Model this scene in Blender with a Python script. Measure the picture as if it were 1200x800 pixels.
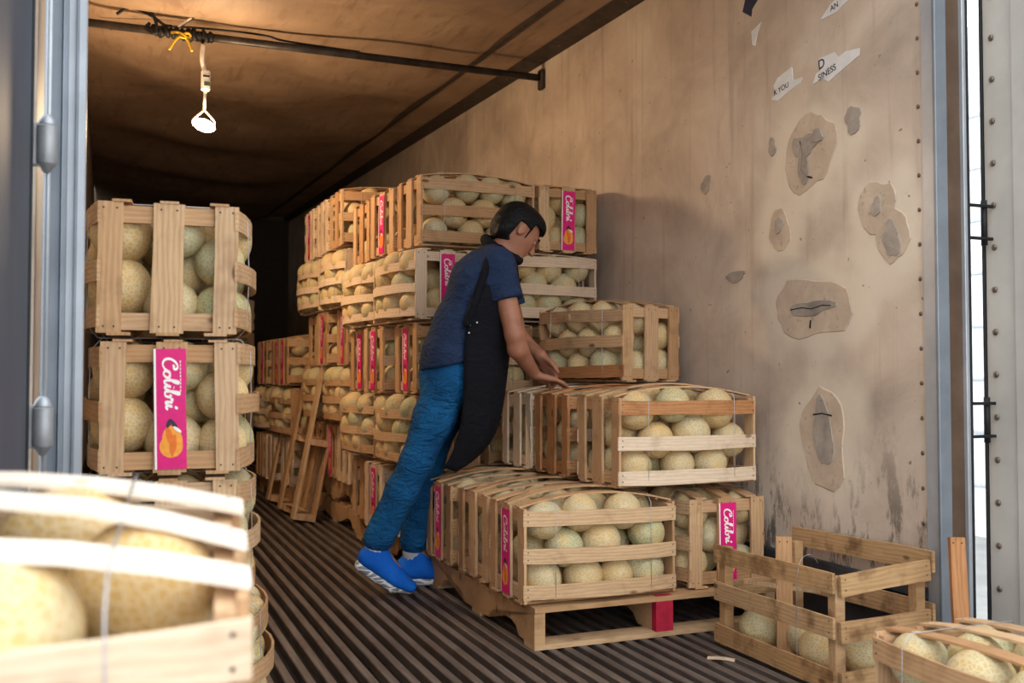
import bpy, bmesh, math, random
import numpy as np
from mathutils import Vector, Matrix, Euler

for o in list(bpy.data.objects):
    bpy.data.objects.remove(o, do_unlink=True)
scene = bpy.context.scene
COL = scene.collection
R = math.radians
rnd = random.Random(11)

# ------------------------------------------------------------------ camera
cam_d = bpy.data.cameras.new('camera')
cam = bpy.data.objects.new('camera', cam_d)
COL.objects.link(cam)
cam.location = (0, 0, .95)
cam.rotation_euler = (R(90 + 1.865), 0, R(-22.2))
cam_d.sensor_width = 36
cam_d.lens = 36 * 1167 / 1200
cam_d.clip_start = .05
cam_d.dof.use_dof = True
cam_d.dof.focus_distance = 3.9
cam_d.dof.aperture_fstop = 4.0
scene.camera = cam

# ------------------------------------------------------------------ world: bright overcast sky
world = bpy.data.worlds.new('world')
scene.world = world
world.use_nodes = True
bg = world.node_tree.nodes['Background']
bg.inputs[0].default_value = (.95, .98, 1.0, 1)
bg.inputs[1].default_value = 3.0

vs = scene.view_settings
vs.view_transform = 'Standard'
vs.look = 'None'
vs.exposure = 0.0
vs.gamma = 1
vs.use_curve_mapping = False
BULB_POWER = 62

# ------------------------------------------------------------------ helpers
def lin(c):
    c = c / 255.0
    return c / 12.92 if c <= .04045 else ((c + .055) / 1.055) ** 2.4

def rgb(r, g, b):
    return (lin(r), lin(g), lin(b), 1)

def link(o, parent=None):
    COL.objects.link(o)
    if parent is not None:
        o.parent = parent
    return o

def obj(name, me, mat=None, parent=None, loc=None, rot=None):
    o = bpy.data.objects.new(name, me)
    link(o, parent)
    if mat is not None and not me.materials:
        me.materials.append(mat)
    if loc is not None:
        o.location = loc
    if rot is not None:
        o.rotation_euler = rot
    return o

def empty(name, loc=(0, 0, 0), rot=(0, 0, 0)):
    o = bpy.data.objects.new(name, None)
    COL.objects.link(o)
    o.empty_display_size = .05
    o.location = loc
    o.rotation_euler = rot
    return o

def tag(o, label=None, cat=None, group=None, kind=None):
    if label: o['label'] = label
    if cat: o['category'] = cat
    if group: o['group'] = group
    if kind: o['kind'] = kind
    return o

def bm_mesh(bm, name, smooth=False, *mats):
    me = bpy.data.meshes.new(name)
    bmesh.ops.recalc_face_normals(bm, faces=bm.faces[:])
    bm.to_mesh(me)
    bm.free()
    if smooth:
        me.polygons.foreach_set('use_smooth', [True] * len(me.polygons))
    for m in mats:
        me.materials.append(m)
    return me

def add_box(bm, lo, hi, bevel=0, mi=0):
    x0, y0, z0 = lo
    x1, y1, z1 = hi
    v = [bm.verts.new(p) for p in ((x0, y0, z0), (x1, y0, z0), (x1, y1, z0), (x0, y1, z0),
                                   (x0, y0, z1), (x1, y0, z1), (x1, y1, z1), (x0, y1, z1))]
    fs = [bm.faces.new([v[i] for i in f]) for f in
          ((0, 3, 2, 1), (4, 5, 6, 7), (0, 1, 5, 4), (1, 2, 6, 5), (2, 3, 7, 6), (3, 0, 4, 7))]
    for f in fs:
        f.material_index = mi
    if bevel:
        es = set(e for f in fs for e in f.edges)
        bmesh.ops.bevel(bm, geom=list(es), offset=bevel, segments=1, affect='EDGES', material=-1)
    return fs

def box_mesh(name, lo, hi, mat, bevel=0):
    bm = bmesh.new()
    add_box(bm, lo, hi, bevel)
    return bm_mesh(bm, name, False, mat)

def add_tube(bm, pts, r, sides=8, closed=False, cap=True, mi=0):
    pts = [Vector(p) for p in pts]
    n = len(pts)
    rs = r if isinstance(r, (list, tuple)) else [r] * n
    rings = []
    up = None
    for i in range(n):
        if closed:
            t = (pts[(i + 1) % n] - pts[i - 1])
        else:
            t = pts[min(i + 1, n - 1)] - pts[max(i - 1, 0)]
        t.normalize()
        if up is None:
            up = Vector((0, 0, 1)) if abs(t.z) < .9 else Vector((1, 0, 0))
        s = t.cross(up)
        if s.length < 1e-5:
            s = t.orthogonal()
        s.normalize()
        up = s.cross(t).normalized()
        rings.append([bm.verts.new(pts[i] + (s * math.cos(a) + up * math.sin(a)) * rs[i])
                      for a in [2 * math.pi * k / sides for k in range(sides)]])
    m = n if closed else n - 1
    for i in range(m):
        a, b = rings[i], rings[(i + 1) % n]
        for k in range(sides):
            f = bm.faces.new((a[k], a[(k + 1) % sides], b[(k + 1) % sides], b[k]))
            f.material_index = mi
    if cap and not closed:
        for rr in (rings[0], rings[-1]):
            f = bm.faces.new(rr)
            f.material_index = mi

def tube_mesh(name, pts, r, mat, sides=8, closed=False, smooth=True):
    bm = bmesh.new()
    add_tube(bm, pts, r, sides, closed)
    return bm_mesh(bm, name, smooth, mat)

def catmull(pts, n=6):
    pts = [np.array(p, float) for p in pts]
    out = []
    for i in range(len(pts) - 1):
        p0 = pts[max(i - 1, 0)]; p1 = pts[i]; p2 = pts[i + 1]; p3 = pts[min(i + 2, len(pts) - 1)]
        for k in range(n):
            t = k / n
            out.append(.5 * ((2 * p1) + (-p0 + p2) * t + (2 * p0 - 5 * p1 + 4 * p2 - p3) * t * t
                             + (-p0 + 3 * p1 - 3 * p2 + p3) * t ** 3))
    out.append(pts[-1])
    return out

# ------------------------------------------------------------------ materials
class NT:
    def __init__(self, name):
        self.m = bpy.data.materials.new(name)
        self.m.use_nodes = True
        self.t = self.m.node_tree
        self.p = self.t.nodes['Principled BSDF']
    def n(self, kind, **kw):
        nd = self.t.nodes.new(kind)
        for k, v in kw.items():
            setattr(nd, k, v)
        return nd
    def l(self, a, b):
        self.t.links.new(a, b)
    def coord(self, scale=(1, 1, 1), rand=0, which='Object'):
        tc = self.n('ShaderNodeTexCoord')
        mp = self.n('ShaderNodeMapping')
        self.l(tc.outputs[which], mp.inputs['Vector'])
        mp.inputs['Scale'].default_value = scale
        if rand:
            oi = self.n('ShaderNodeObjectInfo')
            mu = self.n('ShaderNodeVectorMath', operation='SCALE')
            cb = self.n('ShaderNodeCombineXYZ')
            for i in range(3):
                cb.inputs[i].default_value = rand * (1 + .37 * i)
            self.l(cb.outputs[0], mu.inputs[0])
            self.l(oi.outputs['Random'], mu.inputs['Scale'])
            self.l(mu.outputs[0], mp.inputs['Location'])
        return mp.outputs[0]
    def noise(self, vec, scale, detail=4, rough=.5, dist=0):
        nd = self.n('ShaderNodeTexNoise')
        nd.inputs['Scale'].default_value = scale
        nd.inputs['Detail'].default_value = detail
        nd.inputs['Roughness'].default_value = rough
        nd.inputs['Distortion'].default_value = dist
        if vec is not None:
            self.l(vec, nd.inputs['Vector'])
        return nd.outputs['Fac']
    def ramp(self, fac, stops):
        nd = self.n('ShaderNodeValToRGB')
        e = nd.color_ramp.elements
        while len(e) < len(stops):
            e.new(.5)
        for i, (p, c) in enumerate(stops):
            e[i].position = p
            e[i].color = c if len(c) == 4 else (*c, 1)
        self.l(fac, nd.inputs[0])
        return nd.outputs[0]
    def mix(self, fac, a, b, blend='MIX'):
        nd = self.n('ShaderNodeMix', data_type='RGBA', blend_type=blend)
        for s, v in ((nd.inputs[0], fac), (nd.inputs[6], a), (nd.inputs[7], b)):
            if hasattr(v, 'links') or hasattr(v, 'is_linked'):
                self.l(v, s)
            else:
                s.default_value = v
        return nd.outputs[2]
    def math(self, op, a, b=0.0, c=0.0, clamp=False):
        nd = self.n('ShaderNodeMath', operation=op)
        nd.use_clamp = clamp
        for s, v in zip(nd.inputs, (a, b, c)):
            if hasattr(v, 'is_linked'):
                self.l(v, s)
            else:
                s.default_value = v
        return nd.outputs[0]
    def mapr(self, v, a, b, c=0, d=1):
        nd = self.n('ShaderNodeMapRange')
        nd.interpolation_type = 'SMOOTHSTEP'
        self.l(v, nd.inputs[0])
        for i, x in enumerate((a, b, c, d)):
            nd.inputs[i + 1].default_value = x
        return nd.outputs[0]
    def bump(self, h, strength=.3, dist=.01):
        nd = self.n('ShaderNodeBump')
        nd.inputs['Strength'].default_value = strength
        nd.inputs['Distance'].default_value = dist
        self.l(h, nd.inputs['Height'])
        self.l(nd.outputs[0], self.p.inputs['Normal'])
    def out(self, col=None, rough=None, metal=None, spec=None):
        for k, v in (('Base Color', col), ('Roughness', rough), ('Metallic', metal), ('Specular IOR Level', spec)):
            if v is None:
                continue
            if hasattr(v, 'is_linked'):
                self.l(v, self.p.inputs[k])
            else:
                self.p.inputs[k].default_value = v
        return self.m

def wood(name, c0, c1, c2, dark, rough=.75, stain=0.0):
    N = NT(name)
    v = N.coord((1, 1, 1), 7.0)
    vs_ = N.coord((5, 60, 60), 9.0)
    g = N.noise(vs_, 2.0, 6, .65, .6)
    w = N.n('ShaderNodeTexWave', wave_type='BANDS', bands_direction='Y')
    w.inputs['Scale'].default_value = 24
    w.inputs['Distortion'].default_value = 7
    w.inputs['Detail'].default_value = 2
    w.inputs['Detail Scale'].default_value = .7
    N.l(N.coord((.22, 1, 1), 5.0), w.inputs['Vector'])
    oi = N.n('ShaderNodeObjectInfo')
    base = N.ramp(oi.outputs['Random'], [(0, c0), (.45, c1), (1, c2)])
    grain = N.math('ADD', N.math('MULTIPLY', g, .8), N.math('MULTIPLY', w.outputs['Fac'], .2))
    gm = N.mapr(grain, .3, .75, .0, .42)
    col = N.mix(gm, base, dark)
    big = N.mapr(N.noise(v, 9, 3, .6), .5 - stain * .1, .78 - stain * .2, 0, .4 + stain)
    col = N.mix(big, col, tuple(x * .55 for x in dark[:3]) + (1,))
    kn = N.n('ShaderNodeTexVoronoi')
    kn.inputs['Scale'].default_value = 5
    N.l(N.coord((1, 2.2, 1), 13.0), kn.inputs['Vector'])
    km = N.mapr(kn.outputs['Distance'], .05, .13, .75, 0)
    col = N.mix(km, col, tuple(x * .3 for x in dark[:3]) + (1,))
    N.bump(grain, .35, .003)
    return N.out(col, rough, spec=.25)

M_pine = wood('pine_wood', rgb(216, 182, 142), rgb(190, 147, 105), rgb(207, 174, 138), rgb(144, 98, 62))
M_pale = wood('pale_wood', rgb(236, 216, 190), rgb(228, 205, 178), rgb(222, 196, 168), rgb(190, 152, 116))
M_amber = wood('amber_wood', rgb(196, 140, 92), rgb(176, 120, 76), rgb(204, 154, 108), rgb(126, 74, 42), .75, .2)
M_skylit = wood('skylit_wood', rgb(250, 242, 230), rgb(246, 236, 222), rgb(240, 228, 210), rgb(216, 188, 160))  # overexposed sky light on the near top slats, painted in as whiter wood
M_pallet = wood('pallet_wood', rgb(204, 168, 128), rgb(190, 150, 108), rgb(212, 180, 142), rgb(140, 98, 62))
M_worn = wood('worn_wood', rgb(196, 160, 116), rgb(182, 142, 98), rgb(200, 168, 130), rgb(128, 88, 54), .8, .35)

def simple(name, c, rough=.6, metal=0, spec=.4, var=.12, scale=18, bump=0):
    N = NT(name)
    v = N.coord()
    n = N.noise(v, scale, 5, .6)
    col = N.mix(N.mapr(n, .3, .7), tuple(x * (1 - var) for x in c[:3]) + (1,), tuple(min(1, x * (1 + var)) for x in c[:3]) + (1,))
    if bump:
        N.bump(n, bump, .01)
    return N.out(col, rough, metal, spec)

M_nail = simple('nail_metal', rgb(60, 52, 48), .5, .6)
M_wire = simple('tie_wire', rgb(178, 178, 180), .4, .7)
M_black = simple('black_rubber', rgb(22, 22, 26), .6)
M_white = simple('white_plastic', rgb(238, 236, 230), .4)

# melon skin ---------------------------------------------------------------
def melon_mat():
    N = NT('melon_rind')
    oi = N.n('ShaderNodeObjectInfo')
    ge = N.n('ShaderNodeNewGeometry')
    rv = N.math('FRACT', N.math('ADD', oi.outputs['Random'], ge.outputs['Random Per Island']))
    base = N.ramp(rv, [(0, rgb(174, 166, 122)), (.25, rgb(196, 174, 130)), (.5, rgb(202, 166, 106)), (.75, rgb(190, 178, 142)), (1, rgb(162, 164, 114))])
    tc = N.n('ShaderNodeTexCoord')
    off = N.n('ShaderNodeVectorMath', operation='ADD')
    cb = N.n('ShaderNodeCombineXYZ')
    for i in range(3):
        N.l(N.math('MULTIPLY', rv, 3.1 + i), cb.inputs[i])
    N.l(tc.outputs['Object'], off.inputs[0])
    N.l(cb.outputs[0], off.inputs[1])
    v = off.outputs[0]
    patch = N.mapr(N.noise(v, 14, 2, .5), .42, .66)
    col = N.mix(N.math('MULTIPLY', patch, .6), base, rgb(214, 172, 98))
    vo = N.n('ShaderNodeTexVoronoi', feature='DISTANCE_TO_EDGE')
    vo.inputs['Scale'].default_value = 100
    dv = N.n('ShaderNodeVectorMath', operation='ADD')
    nz = N.n('ShaderNodeTexNoise')
    nz.inputs['Scale'].default_value = 40
    N.l(v, nz.inputs['Vector'])
    sc = N.n('ShaderNodeVectorMath', operation='SCALE')
    sc.inputs['Scale'].default_value = .012
    N.l(nz.outputs['Color'], sc.inputs[0])
    N.l(v, dv.inputs[0]); N.l(sc.outputs[0], dv.inputs[1])
    N.l(dv.outputs[0], vo.inputs['Vector'])
    net = N.mapr(vo.outputs['Distance'], .03, .2, 1, 0)
    col = N.mix(N.math('MULTIPLY', net, .45), col, rgb(222, 208, 178))
    spots = N.mapr(N.noise(v, 55, 3, .6), .62, .75, 0, .35)
    col = N.mix(spots, col, rgb(150, 140, 92))
    N.bump(net, .35, .002)
    return N.out(col, .62, spec=.3)
M_melon = melon_mat()

# ------------------------------------------------------------------ trailer shell
WX = 2.43          # right wall inner face
LX = -.15         # left wall inner face
Y0 = 2.43          # rear opening
YB = 14.5          # front bulkhead
def ceil_z(y):
    return 2.63 + .036 * y

# floor: dark base with aluminium T-bars running lengthwise
M_floorbase = simple('floor_channel', rgb(24, 21, 21), .9)
def bar_mat():
    N = NT('floor_bar_metal')
    v = N.coord((14, .9, 1), 3)
    n = N.noise(v, 3, 6, .65)
    n2 = N.noise(N.coord((3, 2.0, 1), 5), 4, 4, .6)
    col = N.ramp(n, [(.3, rgb(78, 70, 66)), (.5, rgb(104, 93, 87)), (.72, rgb(130, 118, 110))])
    col = N.mix(N.mapr(n2, .52, .7, 0, .6), col, rgb(92, 66, 52))
    return N.out(col, .55, .25, .4)
M_bar = bar_mat()
floor = obj('floor', box_mesh('floor', (LX - .1, Y0 - .03, -.12), (WX + .1, YB, -.035), M_floorbase))
tag(floor, kind='structure')
bme = box_mesh('floor_bar', (-.0145, 0, -.035), (.0145, YB - Y0 + .03, 0), M_bar, .003)
nb = 43
for i in range(nb):
    x = LX + .03 + i * (WX - LX - .06) / (nb - 1)
    obj('floor_bar', bme, None, floor, (x, Y0 - .03, 0))

# dock outside
M_dock = simple('dock_concrete', rgb(120, 116, 110), .9, var=.2, scale=5)
tag(obj('floor_dock', box_mesh('floor_dock', (-3.2, -4.5, -.25), (5.2, Y0 - .035, -.004), M_dock)), kind='structure')
tag(obj('ground', box_mesh('ground', (-40, -40, -1.4), (40, 60, -1.25), simple('asphalt', rgb(150, 150, 148), .9, scale=2))), kind='structure')

# walls
def wall_mat():
    N = NT('trailer_wall')
    v = N.coord()
    n1 = N.noise(v, 2.2, 6, .62, .4)
    col = N.ramp(n1, [(.28, rgb(170, 153, 138)), (.5, rgb(202, 184, 167)), (.72, rgb(222, 208, 191))])
    # vertical streaks of grime
    st = N.mapr(N.noise(N.coord((1, 9, .5)), 1.6, 5, .65), .52, .74, 0, .55)
    col = N.mix(st, col, rgb(158, 138, 122))
    # scuffs in the lower metre
    sp = N.n('ShaderNodeSeparateXYZ')
    N.l(v, sp.inputs[0])
    low = N.mapr(sp.outputs[2], .25, .95, 1, 0)
    sc = N.mapr(N.noise(N.coord((1, 6, 2.0)), 2.4, 7, .72), .50, .60)
    col = N.mix(N.math('MULTIPLY', N.math('MULTIPLY', low, sc), .85), col, rgb(74, 68, 62))
    # pale filler rubbed around the mended holes
    nd = N.n('ShaderNodeTexNoise')
    nd.inputs['Scale'].default_value = 5
    N.l(v, nd.inputs['Vector'])
    halo = None
    for (cy, cz, ry, rz) in ((3.0, 1.76, .33, .30), (2.62, 1.44, .24, .28), (3.0, 1.19, .42, .24), (2.94, .70, .30, .34), (3.18, 1.50, .2, .2)):
        s = N.n('ShaderNodeVectorMath', operation='SUBTRACT')
        N.l(v, s.inputs[0])
        s.inputs[1].default_value = (0, cy, cz)
        m = N.n('ShaderNodeVectorMath', operation='MULTIPLY')
        N.l(s.outputs[0], m.inputs[0])
        m.inputs[1].default_value = (0, 1 / ry, 1 / rz)
        ln = N.n('ShaderNodeVectorMath', operation='LENGTH')
        N.l(m.outputs[0], ln.inputs[0])
        d = N.math('ADD', ln.outputs['Value'], N.math('MULTIPLY', nd.outputs['Fac'], .9))
        h = N.mapr(d, .95, 1.5, 1, 0)
        halo = h if halo is None else N.math('MAXIMUM', halo, h)
    col = N.mix(N.math('MULTIPLY', halo, .75), col, rgb(230, 216, 196))
    fine = N.noise(v, 60, 4, .7)
    dots = N.mapr(N.noise(v, 34, 2, .5), .72, .78, 0, .7)
    col = N.mix(dots, col, rgb(92, 76, 64))
    N.bump(N.math('ADD', N.math('MULTIPLY', n1, 1.0), N.math('MULTIPLY', fine, .15)), .35, .012)
    return N.out(col, .55, spec=.35)
M_wall = wall_mat()
bm = bmesh.new()
ys = np.linspace(Y0 + .01, YB, 14)
fr, bk = [], []
for y in ys:
    fr.append((bm.verts.new((WX, y, .27)), bm.verts.new((WX, y, ceil_z(y) + .06))))
    bk.append((bm.verts.new((WX + .09, y, .27)), bm.verts.new((WX + .09, y, ceil_z(y) + .06))))
for i in range(len(ys) - 1):
    for a in (fr, bk):
        bm.faces.new((a[i][0], a[i + 1][0], a[i + 1][1], a[i][1]))
    for k in (0, 1):
        bm.faces.new((fr[i][k], fr[i + 1][k], bk[i + 1][k], bk[i][k]))
for i in (0, -1):
    bm.faces.new((fr[i][0], fr[i][1], bk[i][1], bk[i][0]))
wall_right = tag(obj('wall_right', bm_mesh(bm, 'wall_right', False, M_wall)), kind='structure')
tag(obj('wall_left', box_mesh('wall_left', (LX - .09, Y0 + .03, -.03), (LX, YB, 3.1), M_wall)), kind='structure')
tag(obj('wall_back', box_mesh('wall_back', (LX - .1, YB, -.1), (WX + .1, YB + .1, 3.2), simple('bulkhead', rgb(70, 64, 62), .8))), kind='structure')
M_kick = simple('kick_plate', rgb(64, 68, 76), .45, .5, var=.35, scale=7, bump=.15)
bm = bmesh.new()
add_box(bm, (WX - .018, Y0 + .01, -.03), (WX + .09, YB, .235), .004)
add_box(bm, (WX - .028, Y0 + .01, .235), (WX + .09, YB, .272), .006)
tag(obj('baseboard_right', bm_mesh(bm, 'baseboard_right', False, M_kick)), kind='structure')
tag(obj('baseboard_left', box_mesh('baseboard_left', (LX - .02, Y0 + .03, -.03), (LX + .012, YB, .25), M_kick, .003)), kind='structure')

# ceiling: sagging panel sheets
def ceil_mat():
    N = NT('ceiling_sheet')
    n1 = N.noise(N.coord((1, 1, 1)), 1.7, 6, .6, .8)
    n2 = N.noise(N.coord((6, 1.2, 1)), 2.5, 5, .6, .5)
    col = N.ramp(n1, [(.3, rgb(136, 112, 92)), (.55, rgb(162, 136, 112)), (.75, rgb(182, 156, 130))])
    col = N.mix(N.mapr(n2, .5, .72, 0, .5), col, rgb(112, 84, 64))
    N.bump(n2, .25, .01)
    return N.out(col, .6, spec=.3)
M_ceil = ceil_mat()
NX, NY = 46, 110
vv, ff = [], []
rr = np.random.RandomState(4)
for j in range(NY + 1):
    y = Y0 - .02 + (YB - Y0 + .02) * j / NY
    for i in range(NX + 1):
        x = LX - .02 + (2.10 - LX) * i / NX
        s = (x - LX) / (2.1 - LX)
        e = math.sin(math.pi * min(max(s, 0), 1)) ** .6
        fold = math.sin((y + .55 * (x - 1.0) ** 2) * 3.1) * .036 + math.sin((y * 1.7 - x * 1.1) * 2.3 + 1) * .024
        fold += .05 * math.exp(-((y - 5.05 - .35 * (x - 1) ** 2) / .28) ** 2)
        z = ceil_z(y) + .03 - e * (.045 + fold)
        vv.append((x, y, z))
for j in range(NY):
    for i in range(NX):
        a = j * (NX + 1) + i
        ff.append((a, a + 1, a + NX + 2, a + NX + 1))
me = bpy.data.meshes.new('ceiling')
me.from_pydata(vv, [], ff)
me.polygons.foreach_set('use_smooth', [True] * len(me.polygons))
ceiling = tag(obj('ceiling', me, M_ceil), kind='structure')
md = ceiling.modifiers.new('s', 'SOLIDIFY'); md.thickness = .02; md.offset = 1
M_trimdark = simple('dark_trim', rgb(66, 56, 50), .6, .2, var=.3)
def ysweep(name, prof, mat, y0, y1, parent=None):
    bm = bmesh.new()
    a = [bm.verts.new((x, y0, ceil_z(y0) + z)) for x, z in prof]
    b = [bm.verts.new((x, y1, ceil_z(y1) + z)) for x, z in prof]
    n = len(prof)
    for k in range(n):
        bm.faces.new((a[k], a[(k + 1) % n], b[(k + 1) % n], b[k]))
    bm.faces.new(a); bm.faces.new(b)
    return obj(name, bm_mesh(bm, name, False, mat), None, parent)
tag(ysweep('ceiling_border', [(2.06, .02), (2.34, .02), (2.34, .05), (2.06, .05)], M_ceil, Y0 - .02, YB), kind='structure')
ysweep('seam_strip', [(2.05, .012), (2.085, .012), (2.085, .03), (2.05, .03)], M_trimdark, Y0, YB, ceiling)
corner = tag(ysweep('trim_1', [(WX, .0), (WX - .12, .015), (WX - .13, .06), (WX, .06)], M_trimdark, Y0, YB), kind='structure')
tag(obj('roof', box_mesh('roof', (LX - .1, Y0 - .02, 3.16), (WX + .1, YB + .1, 3.24), simple('roof_skin', rgb(190, 190, 190), .5))), kind='structure')
sm = box_mesh('cross_seam', (LX, -.012, -.006), (2.05, .012, .006), M_trimdark)
for y in (6.55,):
    pass
bolt_me = None
bm = bmesh.new()
bmesh.ops.create_uvsphere(bm, u_segments=8, v_segments=5, radius=1)
rivet_me = bm_mesh(bm, 'rivet', True, simple('rivet_metal', rgb(120, 108, 98), .4, .7))
for k in range(7):
    y = 4.3 + k * .8
    o = obj('bolt', rivet_me, None, corner, (WX - .06, y, ceil_z(y) + .006))
    o.scale = (.008, .008, .005)
for k in range(18):
    z = .36 + k * .112
    o = obj('rivet', rivet_me, None, wall_right, (WX - .001, 2.468, z))
    o.scale = (.004, .0075, .0075)

# mended holes on the right wall ------------------------------------------
def blob_mesh(name, ry, rz, mat, th=.003, seed=0, n=26, squareness=0, wob=.16):
    rs = np.random.RandomState(seed)
    ph = rs.rand(4) * 6.28
    bm = bmesh.new()
    ring = []
    for k in range(n):
        a = 2 * math.pi * k / n
        r = 1 + wob * (math.sin(2 * a + ph[0]) * .5 + math.sin(3 * a + ph[1]) * .4 + math.sin(5 * a + ph[2]) * .3) + rs.uniform(-.05, .05)
        c, s = math.cos(a), math.sin(a)
        if squareness:
            q = (abs(c) ** 4 + abs(s) ** 4) ** .25
            r *= 1 * (1 - squareness) + squareness / q
        ring.append((r * c * ry, r * s * rz))
    f = [bm.verts.new((-th, p[0] * .96, p[1] * .96)) for p in ring]
    b = [bm.verts.new((.001, p[0], p[1])) for p in ring]
    bm.faces.new(f)
    for k in range(n):
        bm.faces.new((f[k], f[(k + 1) % n], b[(k + 1) % n], b[k]))
    return bm_mesh(bm, name, False, mat)
def patch_mat(name, a, b):
    N = NT(name)
    v = N.coord((1, 1, 1), 4)
    n = N.noise(v, 9, 6, .65, .3)
    col = N.ramp(n, [(.3, a), (.7, b)])
    sc = N.mapr(N.noise(v, 30, 4, .7), .58, .7, 0, .5)
    col = N.mix(sc, col, rgb(110, 98, 86))
    N.bump(n, .4, .008)
    return N.out(col, .6, spec=.3)
M_patch = patch_mat('mended_patch', rgb(184, 164, 145), rgb(212, 192, 170))
M_gouge = patch_mat('grey_gouge', rgb(134, 125, 118), rgb(184, 172, 160))
M_crack = simple('crack_shadow', rgb(44, 38, 34), .9)
patches = [  # y, z, ry, rz, seed, square, gouges
    (3.01, 1.78, .145, .15, 1, .1, [(.02, .03, .07, .05), (.03, -.04, .03, .075), (-.05, .05, .03, .03)]),
    (2.66, 1.52, .085, .10, 5, 0, [(0, 0, .025, .035)]),
    (2.59, 1.42, .075, .10, 7, 0, [(0, -.02, .04, .06)]),
    (3.19, 1.51, .065, .085, 9, 0, [(0, .02, .028, .03)]),
    (3.005, 1.194, .20, .115, 12, .7, [(.0, .0, .12, .03)]),
    (2.945, .715, .13, .175, 15, .2, [(0, .02, .055, .125)]),
]
for (y, z, ry, rz, sd, sq, gs) in patches:
    obj('repair_patch', blob_mesh('repair_patch', ry, rz, M_patch, .002 + .0002 * (sd % 9), sd, squareness=sq), None, wall_right, (WX, y, z))
    for i, (gy, gz, gry, grz) in enumerate(gs):
        obj('gouge', blob_mesh('gouge', gry, grz, M_gouge, .0055 + .0012 * i + .0002 * (sd % 5), sd + 30 + i, 18, wob=.3), None, wall_right, (WX, y + gy, z + gz))
for (y, z, ry, rz, sd) in ((3.70, 1.778, .035, .04, 50), (3.485, 1.356, .075, .022, 51), (2.77, 1.846, .045, .045, 52), (3.23, 1.845, .025, .035, 53)):
    obj('gouge', blob_mesh('gouge', ry, rz, M_gouge, .004, sd, 18, wob=.3), None, wall_right, (WX, y, z))
for (y, z, pts) in ((3.02, 1.78, [(.035, .05), (.02, 0), (.03, -.06), (.0, -.09), (-.03, -.1)]), (3.0, 1.195, [(.12, 0), (.05, .004), (0, -.004), (-.06, .006), (-.11, .002)]),
                    (2.945, .80, [(.05, 0), (0, .006), (-.05, 0)]), (3.005, 1.13, [(.0, .02), (.004, -.01)])):
    obj('crack', tube_mesh('crack', [(-.004, a, b) for a, b in pts], .0035, M_crack, 5), None, wall_right, (WX, y, z))

# torn stickers -------------------------------------------------------------
M_paper = simple('sticker_paper', rgb(226, 226, 226), .6, var=.06)
M_navy = simple('navy_ink', rgb(28, 40, 74), .5)
def poly_mesh(name, pts, mat, th=.0015):
    bm = bmesh.new()
    f = [bm.verts.new((-th, y, z)) for y, z in pts]
    b = [bm.verts.new((.0005, y, z)) for y, z in pts]
    from mathutils.geometry import tessellate_polygon
    for tri in tessellate_polygon([[Vector((0, y, z)) for y, z in pts]]):
        bm.faces.new([f[i] for i in tri])
    n = len(pts)
    for k in range(n):
        bm.faces.new((f[k], f[(k + 1) % n], b[(k + 1) % n], b[k]))
    return bm_mesh(bm, name, False, mat)
def text_mesh(body, size, shear=0):
    c = bpy.data.curves.new('lettering', 'FONT')
    c.body = body
    c.size = size
    c.shear = shear
    c.offset = size * .012
    o = bpy.data.objects.new('tmp_text', c)
    COL.objects.link(o)
    bpy.context.view_layer.update()
    me = bpy.data.meshes.new_from_object(o)
    bpy.data.objects.remove(o)
    me.materials.clear()
    return me
def wall_text(parent, body, size, y, z, tilt=0):
    me = text_mesh(body, size)
    o = obj('lettering', me, M_navy, parent)
    # text x -> -Y (reads left to right seen from inside), text y -> Z
    o.rotation_euler = Matrix(((0, 0, -1), (-1, 0, 0), (0, 1, 0))).to_euler()
    o.location = (-.0022, y, z)
    o.rotation_mode = 'XYZ'
    if tilt:
        o.matrix_basis = Matrix.Translation(o.location) @ Matrix.Rotation(tilt, 4, 'X') @ o.rotation_euler.to_matrix().to_4x4()
    return o
def sticker(y, z, pts, label, mat=M_paper):
    o = obj('torn_sticker', poly_mesh('torn_sticker', pts, mat), None, None, (WX - .0006, y, z))
    return tag(o, label, 'sticker')
s = sticker(2.864, 2.064, [(.12, -.035), (.10, .0), (.075, .005), (.08, .05), (-.0, .05), (-.02, .025), (-.06, .035), (-.13, .025), (-.13, -.0), (-.03, -.03), (.03, -.05), (.06, -.03)],
            'torn white sticker reading SINESS high on the beige trailer wall')
wall_text(s, 'SINESS', .034, .085, -.033, R(-10))
wall_text(s, 'D', .05, .085, .008, R(-8))
s = sticker(3.143, 2.085, [(.09, -.05), (.06, -.03), (.075, .0), (.05, .025), (-.04, .045), (-.045, -.01), (-.1, -.012), (-.09, -.03), (.0, -.05), (.05, -.065)],
            'torn white sticker scrap reading K YOU on the trailer wall')
wall_text(s, 'K YOU', .03, .07, -.04, R(-8))
sticker(3.325, 2.327, [(.03, -.035), (.035, .02), (-.03, .04), (-.005, .0), (.01, -.045)], 'small curled white paper scrap on the wall below the navy sticker')
s = sticker(2.82, 2.275, [(.12, -.02), (.06, .02), (-.08, .06), (-.09, .01), (-.02, .0), (.03, -.02)], 'torn white sticker strip at the upper edge of the wall')
wall_text(s, 'AN', .03, .06, -.008, R(-8))
sticker(3.33, 2.47, [(.09, -.02), (.03, -.06), (.025, -.03), (-.1, .05), (-.06, .1), (.06, .05)], 'navy blue arrow shaped sticker at the top of the wall', M_navy)

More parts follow.
